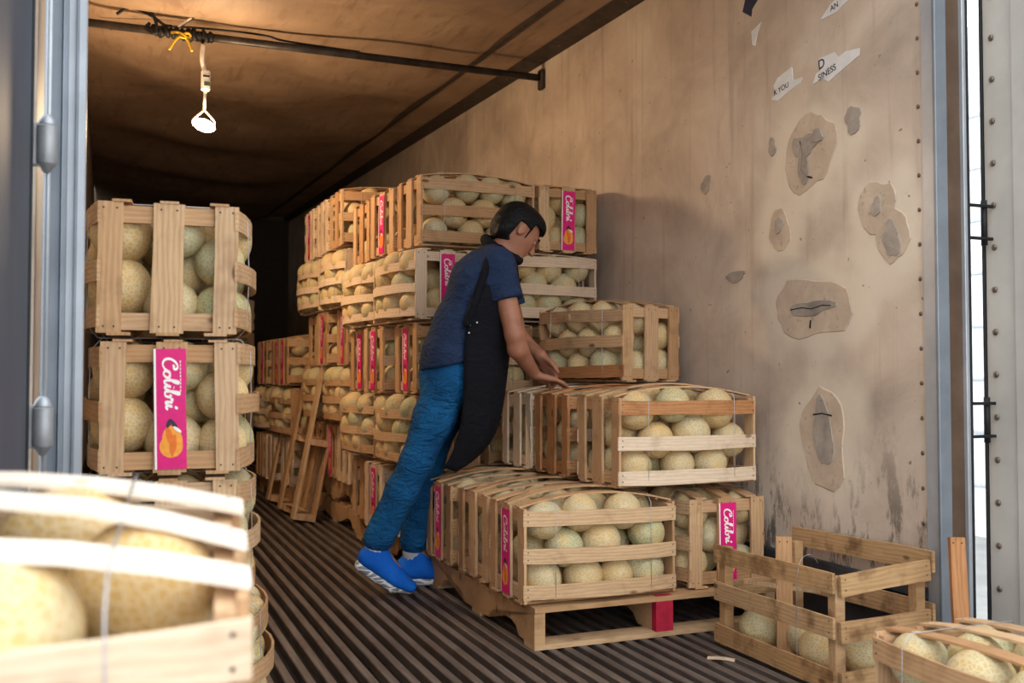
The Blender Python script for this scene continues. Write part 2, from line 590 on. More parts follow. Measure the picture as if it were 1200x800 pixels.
# door frames and doors ------------------------------------------------------
M_alu = simple('aluminium', rgb(176, 182, 190), .42, .45, var=.12, scale=4)
M_alu2 = simple('aluminium_dark', rgb(132, 140, 150), .45, .45, var=.15, scale=4)  # darker aluminium tone for the frame ridges
M_steel = simple('brown_steel', rgb(126, 104, 88), .3, .75, var=.22, scale=4)
M_doorgrey = simple('door_panel_grey', rgb(188, 184, 177), .6, .05, var=.1, scale=3, bump=.1)
M_doordark = simple('door_panel_dark', rgb(72, 80, 92), .6, .2, var=.15, scale=3)
HT = 2.9
t = tag(obj('trim_2', box_mesh('trim_2', (WX - .012, 2.385, -.03), (WX + .03, 2.445, HT), M_alu, .004)), kind='structure')
obj('ridge', box_mesh('ridge', (WX - .018, 2.378, -.03), (WX + .03, 2.392, HT), M_alu2, .002), None, t)
t = tag(obj('trim_3', box_mesh('trim_3', (WX + .03, 2.40, -.03), (2.555, 2.5, HT), M_steel, .006)), kind='structure')
obj('edge_strip', box_mesh('edge_strip', (2.535, 2.385, -.03), (2.549, 2.41, HT), M_alu, .002), None, t)
obj('gasket', box_mesh('gasket', (2.549, 2.385, -.03), (2.561, 2.41, HT), M_black, .002), None, t)
door_r = tag(obj('door_2', box_mesh('door_2', (2.678, .9, .02), (2.755, 2.44, HT), M_doorgrey, .006)), kind='structure')
obj('gasket', box_mesh('gasket', (2.672, 2.436, .02), (2.757, 2.447, HT), M_black, .002), None, door_r)
obj('panel_rib', box_mesh('panel_rib', (2.666, 2.25, .05), (2.682, 2.32, HT), M_doorgrey, .006), None, door_r)
for k in range(19):
    o = obj('rivet', rivet_me, None, door_r, (2.676, 2.40, .12 + k * .138))
    o.scale = (.007, .011, .011)
for z in (1.44, .80):
    h = tag(empty('door_hinge', (2.6, 2.40, z)), 'dark steel door hinge with pin at %s of the right door gap' % ('the upper part' if z > 1 else 'the lower part'), 'hinge')
    obj('hinge_plate', box_mesh('hinge_plate', (-.03, -.004, -.056), (.072, .008, -.046), M_black, .002), None, h)
    obj('hinge_plate', box_mesh('hinge_plate', (-.03, -.004, .05), (.072, .008, .06), M_black, .002), None, h)
    obj('hinge_pin', tube_mesh('hinge_pin', [(.045, .01, -.072), (.045, .01, .075)], .010, M_black, 10), None, h)

bm = bmesh.new()
add_box(bm, (-.088, 2.395, -.03), (-.046, 2.425, HT), .003)
t = tag(obj('trim_4', bm_mesh(bm, 'trim_4', False, M_alu)), kind='structure')
obj('ridge', box_mesh('ridge', (-.094, 2.375, -.03), (-.083, 2.42, HT), M_alu2, .002), None, t)
obj('ridge', box_mesh('ridge', (-.132, 2.40, -.03), (-.094, 2.47, HT), M_alu2, .004), None, t)
obj('ridge', box_mesh('ridge', (-.068, 2.384, -.03), (-.062, 2.40, HT), M_alu2, .001), None, t)
obj('lock_rod', tube_mesh('lock_rod', [(-.119, 2.33, -.03), (-.119, 2.33, HT)], .0065, M_alu, 10), None, t)
door_l = tag(obj('door_1', box_mesh('door_1', (-.24, .95, .02), (-.149, 2.30, HT), M_doordark, .008)), kind='structure')
obj('gasket', box_mesh('gasket', (-.152, 2.26, .02), (-.146, 2.305, HT), M_black, .001), None, door_l)
M_hinge = simple('hinge_steel', rgb(150, 152, 156), .45, .35, var=.15)
for z in (1.435, .84):
    h = tag(empty('rod_guide', (-.121, 2.31, z)), 'grey steel rod bracket with domed cap, %s one on the left post' % ('the upper' if z > 1 else 'the lower'), 'bracket')
    bm = bmesh.new()
    prof = [(.0, -.062), (.008, -.058), (.012, -.05), (.020, -.043), (.021, -.04), (.021, .037), (.019, .04)]
    add_tube(bm, [(0, 0, p[1]) for p in prof], [max(p[0], .002) for p in prof], 18)
    obj('sleeve', bm_mesh(bm, 'sleeve', True, M_hinge), None, h)
    bm = bmesh.new()
    prof = [(.018, .039), (.018, .044), (.0155, .052), (.010, .060), (.007, .063)]
    add_tube(bm, [(0, 0, p[1]) for p in prof], [p[0] for p in prof], 18)
    obj('dome_cap', bm_mesh(bm, 'dome_cap', True, M_alu), None, h)
    obj('bracket_plate', box_mesh('bracket_plate', (-.035, -.006, -.045), (-.01, .02, .045), M_hinge, .002), None, h)

# pale building seen through the door gaps
M_fac = simple('pale_facade', rgb(232, 238, 244), .8, var=.03, scale=1)
M_facjoint = simple('facade_joint', rgb(196, 204, 212), .8)
for nm, x, sx in (('pale_building', 11.0, 1), ('pale_building', -9.0, -1)):
    b = tag(empty(nm, (x, 14, -1.25)), 'pale white clad building outside, seen through the %s door gap' % ('right' if sx > 0 else 'left'), 'building')
    obj('facade', box_mesh('facade', (0 if sx > 0 else -3, -14, 0), (3 if sx > 0 else 0, 14, 3.2 if sx < 0 else 7), M_fac), None, b)
    for k in range(1, 9 if sx > 0 else 5):
        obj('joint', box_mesh('joint', (-.03, -14, k * .72 - .04), (.03, 14, k * .72), M_facjoint), None, b)

# ------------------------------------------------------------------ crates
CL, CW, CH = .61, .335, .34
def slat_mesh(name, L, W, t, bow, mat, segs=6, nails=True, seed=0, sag=0, nail_in=.016):
    rs = np.random.RandomState(seed)
    bm = bmesh.new()
    rings = []
    ph = rs.rand(2) * 6
    for i in range(segs + 1):
        x = -L / 2 + L * i / segs
        s = 2 * x / L
        z = bow * (1 - s * s)
        yo = sag * (1 - s * s)
        w0 = W / 2 * (1 + .05 * math.sin(x * 14 + ph[0]))
        w1 = W / 2 * (1 + .05 * math.sin(x * 11 + ph[1]))
        rings.append([bm.verts.new((x, yo - w0, z)), bm.verts.new((x, yo + w1, z)),
                      bm.verts.new((x, yo + w1, z + t)), bm.verts.new((x, yo - w0, z + t))])
    for i in range(segs):
        a, b = rings[i], rings[i + 1]
        for k in range(4):
            bm.faces.new((a[k], a[(k + 1) % 4], b[(k + 1) % 4], b[k]))
    bm.faces.new(rings[0]); bm.faces.new(rings[-1])
    if nails:
        for sx in (-1, 1):
            for sy in (-1, 1):
                c = Vector((sx * (L / 2 - nail_in), sy * W * .25 + rs.uniform(-.003, .003), 0))
                z = bow * (1 - (2 * c.x / L) ** 2) + t + .0006
                vs_ = [bm.verts.new((c.x + .0028 * math.cos(a), c.y + .0028 * math.sin(a), z)) for a in (0, 1.26, 2.51, 3.77, 5.03)]
                f = bm.faces.new(vs_)
                f.material_index = 1
    bmesh.ops.recalc_face_normals(bm, faces=[f for f in bm.faces if f.material_index == 0])
    me = bpy.data.meshes.new(name)
    bm.to_mesh(me)
    bm.free()
    me.materials.append(mat)
    me.materials.append(M_nail)
    return me

def m3(x, y, z):
    return Matrix((x, y, z)).transposed().to_4x4()
ROT_SIDE = {-1: m3((1, 0, 0), (0, 0, 1), (0, -1, 0)), 1: m3((-1, 0, 0), (0, 0, 1), (0, 1, 0))}
ROT_TOP = Matrix.Identity(4)
ROT_BOT = m3((1, 0, 0), (0, -1, 0), (0, 0, -1))
ROT_ENDV = {-1: m3((0, 0, 1), (0, 1, 0), (-1, 0, 0)), 1: m3((0, 0, 1), (0, -1, 0), (1, 0, 0))}
ROT_ENDH = {-1: m3((0, 1, 0), (0, 0, -1), (-1, 0, 0)), 1: m3((0, -1, 0), (0, 0, -1), (1, 0, 0))}

_cache = {}
def slat(kind, mat, bow=0, var=0):
    key = (kind, mat.name, round(bow, 3), var)
    if key not in _cache:
        sd = hash((kind, round(bow * 1000), var)) % 1000 if False else (len(_cache) * 7 + 3)
        if kind == 'side':   _cache[key] = slat_mesh('side_slat', CL, .052, .007, bow, mat, 8, seed=sd)
        elif kind == 'sideb': _cache[key] = slat_mesh('side_slat', CL, .042, .007, bow, mat, 8, seed=sd)
        elif kind == 'top':  _cache[key] = slat_mesh('top_slat', CL, .046, .006, bow, mat, 8, seed=sd)
        elif kind == 'bot':  _cache[key] = slat_mesh('bottom_slat', CL, .055, .008, bow, mat, 3, False, seed=sd)
        elif kind == 'endo': _cache[key] = slat_mesh('end_slat', CH - .014, .058, .010, 0, mat, 3, seed=sd)
        elif kind == 'endm': _cache[key] = slat_mesh('end_slat', CH - .014, .076, .010, 0, mat, 3, seed=sd)
        elif kind == 'rail': _cache[key] = slat_mesh('end_rail', CW - .016, .044, .018, 0, mat, 2, False, seed=sd)
    return _cache[key]

def wire_mesh(bs, bt, x):
    key = ('wire', round(bs, 3), round(bt, 3), x)
    if key not in _cache:
        k = 1 - (2 * x / CL) ** 2
        y, z1, z0 = CW / 2 + bs * k + .002, CH + bt * k + .002, -.002
        c = .03
        pts = [(0, -y + c, z0), (0, y - c, z0), (0, y - .004, z0 + c), (0, y, CH / 2), (0, y - .004, z1 - c), (0, y - c, z1),
               (0, 0, z1 + .001), (0, -y + c, z1), (0, -y + .004, z1 - c), (0, -y, CH / 2), (0, -y + .004, z0 + c)]
        _cache[key] = tube_mesh('tie_wire', pts, .0013, M_wire, 5, True)
    return _cache[key]

# printed paper strip with script lettering ----------------------------------
M_pink = simple('pink_print', rgb(222, 26, 120), .45, var=.07, scale=40)
M_paperw = simple('label_paper', rgb(236, 226, 226), .5, var=.04)
M_script = simple('white_print', rgb(250, 244, 240), .5, var=.02)
M_orange = simple('orange_print', rgb(246, 160, 60), .5, var=.1, scale=60)
M_orange2 = simple('deep_orange_print', rgb(232, 118, 40), .5, var=.1, scale=60)
M_ink = simple('dark_print', rgb(44, 46, 62), .5)
LW, LH = .076, .30
strokes = [
    [(1.0, 1.5), (1.15, 1.72), (1.42, 1.62), (1.5, 1.9), (1.3, 2.2), (.9, 2.2), (.45, 1.8), (.2, 1.1), (.35, .35), (.85, 0), (1.4, .15), (1.75, .6)],
    [(1.75, .6), (2.1, 1.05), (1.8, .8), (1.85, .2), (2.25, .05), (2.6, .4), (2.55, .9), (2.2, 1.05), (2.5, .85), (2.8, .9)],
    [(2.8, .9), (3.15, 1.5), (3.3, 2.15), (3.1, 2.25), (2.98, 1.6), (2.98, .5), (3.15, .05), (3.45, .2), (3.65, .6)],
    [(3.65, .6), (3.78, 1.0), (3.72, .35), (3.92, .03), (4.15, .3), (4.25, .6)], [(3.86, 1.42), (3.9, 1.5)],
    [(4.25, .6), (4.55, 1.4), (4.7, 2.15), (4.5, 2.25), (4.4, 1.5), (4.4, .4), (4.6, .03), (5.0, .15), (5.1, .65), (4.9, .98), (5.0, .75), (5.3, .85)],
    [(5.3, .85), (5.45, 1.2), (5.55, .95), (5.8, 1.0), (5.74, .35), (5.9, .03), (6.2, .5)],
    [(6.2, .5), (6.32, 1.0), (6.26, .35), (6.46, .03), (6.75, .35)], [(6.35, 1.4), (6.55, 1.85)],
]
def ribbon(bm, pts, w, z, mi):
    pts = [Vector((p[0], p[1], 0)) for p in pts]
    L_, R_ = [], []
    n = len(pts)
    for i in range(n):
        t_ = (pts[min(i + 1, n - 1)] - pts[max(i - 1, 0)])
        t_.normalize()
        nn = Vector((-t_.y, t_.x, 0))
        ww = w * (.62 + .38 * abs(t_.y))
        L_.append(pts[i] + nn * ww); R_.append(pts[i] - nn * ww)
    def tr(p):
        return (LH / 2 - .020 - p.x * .0195, .0175 - p.y * .0155 - p.x * .0010, z)
    a = [bm.verts.new(tr(p)) for p in L_]
    b = [bm.verts.new(tr(p)) for p in R_]
    for i in range(n - 1):
        f = bm.faces.new((a[i], a[i + 1], b[i + 1], b[i]))
        f.material_index = mi
def disc(bm, cx, cy, rx, ry, z, mi, rot=0, n=16):
    vs_ = []
    for k in range(n):
        a = 2 * math.pi * k / n
        x, y = rx * math.cos(a), ry * math.sin(a)
        vs_.append(bm.verts.new((cx + x * math.cos(rot) - y * math.sin(rot), cy + x * math.sin(rot) + y * math.cos(rot), z)))
    f = bm.faces.new(vs_)
    f.material_index = mi
def make_label_meshes():
    bm = bmesh.new()
    n = 8
    rs = np.random.RandomState(3)
    rings = []
    for i in range(n + 1):
        x = -LH / 2 + LH * i / n
        d = rs.uniform(-.0012, .0012)
        rings.append([bm.verts.new((x, -LW / 2 + d, 0)), bm.verts.new((x, LW / 2 + d, 0)), bm.verts.new((x, LW / 2 + d, .0012)), bm.verts.new((x, -LW / 2 + d, .0012))])
    for i in range(n):
        for k in range(4):
            bm.faces.new((rings[i][k], rings[i][(k + 1) % 4], rings[i + 1][(k + 1) % 4], rings[i + 1][k]))
    bm.faces.new(rings[0]); bm.faces.new(rings[-1])
    lab = bm_mesh(bm, 'paper_label', False, M_pink)
    bm = bmesh.new()
    for s_ in strokes:
        pts = catmull([(p[0] + .22 * p[1] * .3, p[1]) for p in s_], 5)
        ribbon(bm, pts, .17, .0018, 0)
    # thin pale margin along one side
    for f in (((-LH / 2, LW / 2 - .005), (LH / 2, LW / 2 - .005), (LH / 2, LW / 2), (-LH / 2, LW / 2)),):
        bm.faces.new([bm.verts.new((x, y, .0016)) for x, y in f])
    # small line of print beside the script
    for k in range(9):
        x = LH / 2 - .03 - k * .009
        bm.faces.new([bm.verts.new(p) for p in ((x, -.024, .0016), (x - .006, -.024, .0016), (x - .006, -.026, .0016), (x, -.026, .0016))])
    let = bm_mesh(bm, 'lettering', False, M_script)
    for p in let.polygons:
        pass
    bm = bmesh.new()
    disc(bm, -.078, -.004, .036, .024, .0015, 0, .12)
    disc(bm, -.094, -.001, .028, .028, .0017, 0, .5)
    disc(bm, -.070, .002, .026, .008, .0019, 1, .25)
    disc(bm, -.088, -.008, .024, .006, .0020, 1, -.1)
    disc(bm, -.102, -.002, .018, .005, .0020, 1, .1)
    disc(bm, -.042, -.010, .020, .005, .0021, 2, .55)
    disc(bm, -.036, .004, .012, .005, .0021, 2, -.35)
    disc(bm, -.052, -.016, .012, .004, .0022, 3, .9)
    fruit = bm_mesh(bm, 'fruit_picture', False, M_orange, M_orange2, M_ink, M_script)
    return lab, let, fruit
LAB, LET, FRUIT = make_label_meshes()
def flip_up(me):
    bm = bmesh.new(); bm.from_mesh(me)
    for f in bm.faces:
        if f.normal.z < 0:
            f.normal_flip()
    bm.to_mesh(me); bm.free()
flip_up(LET); flip_up(FRUIT)

# melon packing ---------------------------------------------------------------
ZS = (.045, CH / 2, CH - .045)
ZSB = (.045, .148, .25)
def pack(seed, bs, bt, N=28, zsl=ZS, loose=0.0):
    rs = np.random.RandomState(seed)
    g = np.array([(i, j, k) for i in range(3) for j in range(3) for k in range(3)] + [(1, 1, 1)] * max(0, N - 27), float)[:N]
    p = np.empty_like(g)
    p[:, 0] = -.2 + g[:, 0] * .17 + ((g[:, 2] + g[:, 1] + seed) % 2) * .07
    p[:, 1] = -.11 + g[:, 1] * .11
    p[:, 2] = .075 + g[:, 2] * .105
    p += rs.uniform(-.025, .025, p.shape)
    r = rs.uniform(.063, .077, N)
    for it in range(260):
        d = p[:, None] - p[None]
        dist = np.sqrt((d ** 2).sum(-1)) + 1e-6
        ov = (r[:, None] + r[None]) * .985 - dist
        np.fill_diagonal(ov, 0)
        ov = np.maximum(ov, 0)
        p += (d / dist[..., None] * ov[..., None]).sum(1) * .35
        p[:, 2] -= .0004
        p[:, 1] += np.where(np.abs(p[:, 1]) > .045, np.sign(p[:, 1]) * .0022, 0)
        k = np.maximum(0, 1 - (2 * p[:, 0] / CL) ** 2)
        p[:, 0] = np.clip(p[:, 0], -CL / 2 + .028 + r, CL / 2 - .028 - r)
        ym = np.full(N, 9.0)
        for zs in zsl:
            dz = np.maximum(0, np.abs(p[:, 2] - zs) - .024)
            inn = dz < r * .98
            lim = CW / 2 - .008 + loose + bs * k - np.sqrt(np.maximum(r * r - dz * dz, 0))
            ym = np.where(inn, np.minimum(ym, lim), ym)
        ym = np.maximum(ym, .0)
        p[:, 1] = np.clip(p[:, 1], -ym, ym)
        zm = CH - .003 + bt * k - r
        p[:, 2] = np.clip(p[:, 2], .012 + r, np.maximum(zm, .02 + r))
    return p, r
_packs = {}
MEL = []     # world pos, radius, crate index
CRATES = []  # (root, short description)

def part(name, me, parent, mtx):
    o = bpy.data.objects.new(name, me)
    COL.objects.link(o)
    o.parent = parent
    o.matrix_basis = mtx
    return o
T = Matrix.Translation
def jit(a=.012):
    return Matrix.Rotation(rnd.uniform(-a, a), 4, 'Z')

def crate(label, short, cx, cy, z, rot=0, mat=None, bs=.028, bt=.016, paper=False, group=None, tilt=0, melons=True, drop=(), wires=True, side_mats=None, nvar=None, top_mat=None, bulge=False):
    mat = mat or rnd.choice([M_pine, M_pine, M_pale])
    root = empty('melon_crate', (cx, cy, z))
    root.rotation_euler = Matrix.to_euler(Matrix.Rotation(R(rot), 3, 'Z') @ Matrix.Rotation(R(tilt), 3, 'X'))
    tag(root, label, 'crate', group)
    for s_ in (-1, 1):
        for zz in (.036, CH - .036):
            part('end_rail', slat('rail', mat), root, T((s_ * (CL / 2 - .031), 0, zz)) @ ROT_ENDH[s_])
        for y, kd in ((-CW / 2 + .031, 'endo'), (0, 'endm'), (CW / 2 - .031, 'endo')):
            if (s_, 'e', kd) in drop: continue
            part('end_slat', slat(kd, mat, 0, rnd.randint(0, 1)), root,
                 T((s_ * (CL / 2 - .0125), y + rnd.uniform(-.004, .004), CH / 2)) @ ROT_ENDV[s_] @ jit(.015))
        for i, zz in enumerate(ZSB if bulge else ZS):
            if (s_, 's', i) in drop: continue
            sm_ = (side_mats or {}).get(i, mat)
            part('side_slat', slat('sideb' if bulge else 'side', sm_, bs * (1 + .25 * (i == 1)), i), root,
                 T((0, s_ * (CW / 2 - .008), zz + rnd.uniform(-.008, .008))) @ ROT_SIDE[s_] @ jit(.018))
    for i, y in enumerate((-.115, 0, .115)):
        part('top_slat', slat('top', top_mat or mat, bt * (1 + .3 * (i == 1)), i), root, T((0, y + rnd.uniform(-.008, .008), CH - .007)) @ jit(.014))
        part('bottom_slat', slat('bot', mat, 0), root, T((0, y, .009)) @ ROT_BOT)
    if wires:
        for x in (-.19, .19):
            part('tie_wire', wire_mesh(bs, bt, x), root, T((x, 0, 0)))
    if paper:
        lb = part('paper_label', LAB, root, T((-CL / 2 - .0005, 0, CH / 2 - .004)) @ ROT_ENDV[-1] @ jit(.03))
        part('lettering', LET, lb, Matrix.Identity(4))
        part('fruit_picture', FRUIT, lb, Matrix.Identity(4))
    ci = len(CRATES)
    CRATES.append((root, short))
    if melons:
        key = (nvar if nvar is not None else rnd.randint(0, 3), round(bs, 3), round(bt, 3), bulge)
        if key not in _packs:
            _packs[key] = pack(key[0] * 13 + int(bs * 1000) + int(bt * 3000), bs, bt, 28, ZSB if bulge else ZS, .014 if bulge else .004)
        p, r = _packs[key]
        M = T((cx, cy, z)) @ root.rotation_euler.to_matrix().to_4x4()
        for q, rad in zip(p, r):
            MEL.append((M @ Vector(q), rad, ci))
    return root

# column at the left, just inside the rear opening
lefts = [('wooden melon crate at the bottom of the left column', 'the bottom crate of the left column', False),
         ('wooden melon crate, third from the top in the left column', 'the third crate down of the left column', False),
         ('wooden melon crate with pink label strip, second from top in the left column', 'the pink-labelled crate of the left column', True),
         ('wooden melon crate on top of the left column with wide end slats', 'the top crate of the left column', False)]
for i, (lb, sh, pp) in enumerate(lefts):
    crate(lb, sh, .170 + (.03, .014, .008, -.004)[i], 2.63 + CL / 2, .002 + i * .3475, 90 - (6, 5.5, 5.0, 4.2)[i], M_pine, bs=.052 + (.02 if i == 0 else 0), bt=.004, paper=pp)

# front pallet
PX, PY = 1.375, 3.165
SP = .388
g1 = 'crates on the front pallet'
BZ = .147
crate('wooden melon crate at front left of the front pallet, pink strip on its end', 'the front left crate of the front pallet', 1.345 + CL / 2, 3.19 + CW / 2, BZ, 0, M_pine, bs=.03, bt=.04, paper=True, group=g1)
crate('wooden melon crate second from the front along the left side of the front pallet', 'the second crate along the front pallet', 1.355 + CL / 2, 3.19 + CW / 2 + SP, BZ, 0, M_pine, bs=.024, bt=.036, group=g1)
crate('wooden melon crate at the rear left of the front pallet, beside the blue shoes', 'the rear left crate of the front pallet', 1.34 + CL / 2, 3.19 + CW / 2 + 2 * SP, BZ, 0, M_pine, bs=.024, bt=.036, paper=True, group=g1)
crate('wooden melon crate with pink end label at the front right of the front pallet', 'the front pallet\'s right pink-labelled crate', 2.02 + CW / 2, 3.2 + CL / 2, BZ, 90, M_pine, bs=.03, bt=.03, paper=True, group=g1)
g2 = 'crates in the second layer of the front pallet'
Z2 = BZ + CH + .043
crate('wooden melon crate with an amber stained top slat above the front pallet, facing the camera', 'the amber-slatted crate in front', 1.735 + CL / 2, 3.235 + CW / 2, Z2, 1, M_pine, bs=.036, bt=.036, group=g2, side_mats={2: M_amber, 1: M_pale, 0: M_pale})
crate('orange toned wooden melon crate the worker leans his hand on', 'the orange toned crate under the hand', 1.735 + CL / 2, 3.66 + CW / 2, Z2, 0, M_amber, bs=.026, bt=.03, group=g2)
crate('greyish wooden melon crate behind the orange one, next to the black apron', 'the greyish crate beside the apron', 1.735 + CL / 2, 4.04 + CW / 2, Z2, 0, M_pale, bs=.026, bt=.03, group=g2)
Mg = Matrix.Rotation(R(12), 3, 'Z') @ Vector((CW / 2, CL / 2, 0))
crate('wooden melon crate turned at an angle on the second layer, below the wall shadow', 'the angled crate by the wall', 2.05 + Mg.x, 3.77 + Mg.y, Z2 + CH + .045, 102, M_pine, bs=.03, bt=.03, side_mats={0: M_amber})

# tall stacks: cross-stacked layers of crates
ORD = ['bottom', 'second', 'third', 'fourth', 'top']
def stack(ox, oy, z0, rot, layers, pitch, sname, grp, right=True, start=0, bside=.056, prow=(), lean=0):
    ox0 = ox
    Mr = Matrix.Rotation(R(rot), 3, 'Z')
    for k in range(layers):
        z = z0 + k * pitch
        ox = ox0 + lean * k
        lay = ORD[k] if layers == 5 else ['bottom', 'middle', 'top'][k]
        if (k + start) % 2 == 0:
            for i in range(3):
                c = Mr @ Vector((CL / 2 + rnd.uniform(-.03, .03), CW / 2 + i * SP, 0))
                pos = ('front', 'middle', 'rear')[i]
                crate(f'end-on wooden melon crate, {pos} one in {lay} layer of {sname}', f'{sname}\'s {lay} layer, {pos} end-on crate', ox + c.x, oy + c.y, z, rot + rnd.uniform(-3.5, 3.5), bs=.026, bt=.012 if k < layers - 1 else .03, paper=(k, i) in prow, group=grp, wires=(k > 0))
            if right:
                c = Mr @ Vector((CL + .05 + CW / 2, CL / 2, 0))
                crate(f'wooden melon crate at the right front of the {lay} layer of {sname}', f'{sname}\'s {lay} layer, right front crate', ox + c.x, oy + c.y, z, rot + 90, bs=.026, bt=.012 if k < layers - 1 else .03, paper=(k == layers - 1), group=grp)
        else:
            for j in range(2):
                c = Mr @ Vector((CW / 2 + rnd.uniform(-.01, .01), CL / 2 + j * (CL + .012), 0))
                pos = ('front', 'rear')[j]
                crate(f'bulging wooden melon crate, {pos} one in {lay} layer of {sname}', f'{sname}\'s {lay} layer, {pos} bulging crate', ox + c.x, oy + c.y, z, rot + 90 + rnd.uniform(-1, 1), bs=bside, bt=.012, paper=(k == 3 and j == 0), group=grp, bulge=True)
            if right:
                c = Mr @ Vector((CW + .06 + CL / 2, CW / 2 + .02, 0))
                crate(f'side-on wooden melon crate at right of {lay} layer of {sname}', f'{sname}\'s {lay} layer, right side-on crate', ox + c.x, oy + c.y, z, rot, bs=.03, bt=.012, group=grp)
S1 = (1.345, 4.52)
stack(S1[0], S1[1], BZ, 3, 5, .354, 'the tall stack', 'crates of the tall stack behind the worker', prow={(2, 0), (2, 1), (2, 2), (0, 1), (4, 1), (0, 0)})
S2 = (1.365, 5.80)
stack(S2[0], S2[1], BZ * 2, 2, 5, .354, 'the second stack', 'crates of the stack behind the tall stack', right=False, prow={(2, 0), (2, 1), (4, 2), (0, 1)}, lean=-.022)
S3 = (1.21, 7.16)
stack(S3[0], S3[1], BZ, 3, 3, .36, 'the far low stack', 'crates of the far low stack', right=True, prow={(2, 0), (2, 1), (2, 2)})
for k in range(5):
    crate(f'dim wooden melon crate far back in the dark, {ORD[k]} of its column', f'dark far column\'s {ORD[k]} crate', 1.30, 11.2, .002 + k * .35, 90, paper=(k in (1, 2)), wires=False, group='crates of the dark far column')

# near crate at the lower left, out of focus, on another crate and pallet
Mn = Matrix.Rotation(R(-5.4), 3, 'Z') @ Matrix.Rotation(R(8.2), 3, 'X')
c0 = Vector((.118, .87, .763)) - Mn @ Vector((CL / 2, -CW / 2, CH))
crate('blurred near wooden melon crate with sky-lit white top slats at the lower left', 'the blurred near crate', c0.x, c0.y, c0.z, -5.4, M_pine, top_mat=M_skylit, side_mats={0: M_pale, 1: M_pale, 2: M_pale}, bs=.034, bt=.042, tilt=8.2, nvar=2)
crate('wooden melon crate underneath the blurred near crate', 'the crate under the near crate', c0.x + .01, c0.y - .01, .055, -4, M_pine, bs=.03, bt=.012, melons=False, wires=False)
# open topped crate at the lower right
crate('wooden melon crate at the lower right corner with wire tied top slats', 'the lower right crate', 1.71 + CW / 2, 1.905 - CL / 2, .0, 90, M_pine, bs=.03, bt=.02, nvar=1)

# ------------------------------------------------------------------ pallets
def stringer_mesh(L):
    pr = [(0, .018), (0, .11), (L, .11), (L, .018)]
    def notch(a, b):
        return [(b, .018), (b - .03, .05), (b - .07, .062), (a + .07, .062), (a + .03, .05), (a, .018)]
    n2 = notch(L * .62, L * .88)
    n1 = notch(L * .12, L * .38)
    prof = [(0, .018), (0, .127), (L, .127), (L, .018)] + n2 + n1
    bm = bmesh.new()
    a = [bm.verts.new((-.02, y, z)) for y, z in prof]
    b = [bm.verts.new((.02, y, z)) for y, z in prof]
    fa = bm.faces.new(a); fb = bm.faces.new(b)
    n = len(prof)
    for k in range(n):
        bm.faces.new((a[k], a[(k + 1) % n], b[(k + 1) % n], b[k]))
    bmesh.ops.triangulate(bm, faces=[fa, fb])
    return bm_mesh(bm, 'stringer', False, M_pallet)
PL, PWd = 1.165, 1.0
STR = stringer_mesh(PL)
def board_me(name, L, W, t):
    return slat_mesh(name, L, W, t, 0, M_pallet, 2, True, 5)
DB = board_me('deck_board', PWd, .095, .018)
DBN = board_me('deck_board', PWd, .075, .018)
def pallet(label, loc, rot=(0, 0, 0), red=False, group=None):
    root = empty('pallet', loc, rot)
    tag(root, label, 'pallet', group)
    for x in (.02, PWd / 2, PWd - .02):
        part('stringer', STR, root, T((x, 0, 0)))
    for i in range(7):
        part('deck_board', DB if i in (0, 6) else DBN, root, T((PWd / 2, .048 + i * (PL - .096) / 6, .127)) @ jit(.006))
    for y in (.048, PL / 2, PL - .048):
        part('bottom_board', DB, root, T((PWd / 2, y, .0)) @ jit(.004))
    if red:
        M_red = simple('red_paint', rgb(168, 26, 54), .6, var=.2, scale=30)
        part('paint_mark', box_mesh('paint_mark', (PWd / 2 - .021, -.0012, .002), (PWd / 2 + .05, .03, .1455), M_red), root, T((0, 0, 0)))
    return root
pallet('wooden pallet under the front crates, red paint on its middle block', (PX, PY, 0), red=True)
pallet('wooden pallet under the tall stack', (1.42, 4.55, 0), (0, 0, R(3)))
pallet('lower wooden pallet under the second stack', (1.40, 5.83, 0), (0, 0, R(2)), group='two pallets under the second stack')
pallet('upper wooden pallet under the second stack', (1.39, 5.82, BZ), (0, 0, R(2)), group='two pallets under the second stack')
pallet('wooden pallet under the far low stack', (1.24, 7.18, 0), (0, 0, R(3)))
# empty pallet stood on edge, leaning on the stacks
a = R(79)
pallet('empty wooden pallet standing on edge, leaning against the stacks', (1.11 + PWd * math.cos(a), 6.40, PWd * math.sin(a) + .03), (0, math.pi - a, 0))

# ------------------------------------------------------------------ broken, nearly empty crate
br = empty('broken_crate', (2.005, 2.385, 0))
tag(br, 'broken open wooden crate with stained slats holding a few loose melons', 'crate')
def plank(name, L, W, t, mat, mtx, bow=0, seed=0, parent=br):
    return part(name, slat_mesh(name, L, W, t, bow, mat, 4, True, seed), parent, mtx)
def along_y(x, y, z, s=-1):  # slat running in Y, facing -X or +X
    rot = m3((0, 1, 0), (0, 0, -1), (-1, 0, 0)) if s < 0 else m3((0, -1, 0), (0, 0, -1), (1, 0, 0))
    return T((x, y, z)) @ rot
def along_x(x, y, z, s=-1):
    rot = m3((1, 0, 0), (0, 0, 1), (0, -1, 0)) if s < 0 else m3((-1, 0, 0), (0, 0, 1), (0, 1, 0))
    return T((x, y, z)) @ rot
BLn, BWn = .62, .345
for i, (z, tl) in enumerate(((.045, 0), (.195, .015), (.325, .02))):
    plank('side_slat', BLn, .062, .01, M_worn, along_y(0, BLn / 2, z) @ Matrix.Rotation(tl, 4, 'Z'), .006, i)
for i, z in enumerate((.20, .36)):
    plank('side_slat', BLn + .06, .066, .012, M_worn, along_y(BWn + .02, BLn / 2 + .02, z, 1) @ Matrix.Rotation(-.03, 4, 'Z'), .006, 7 + i)
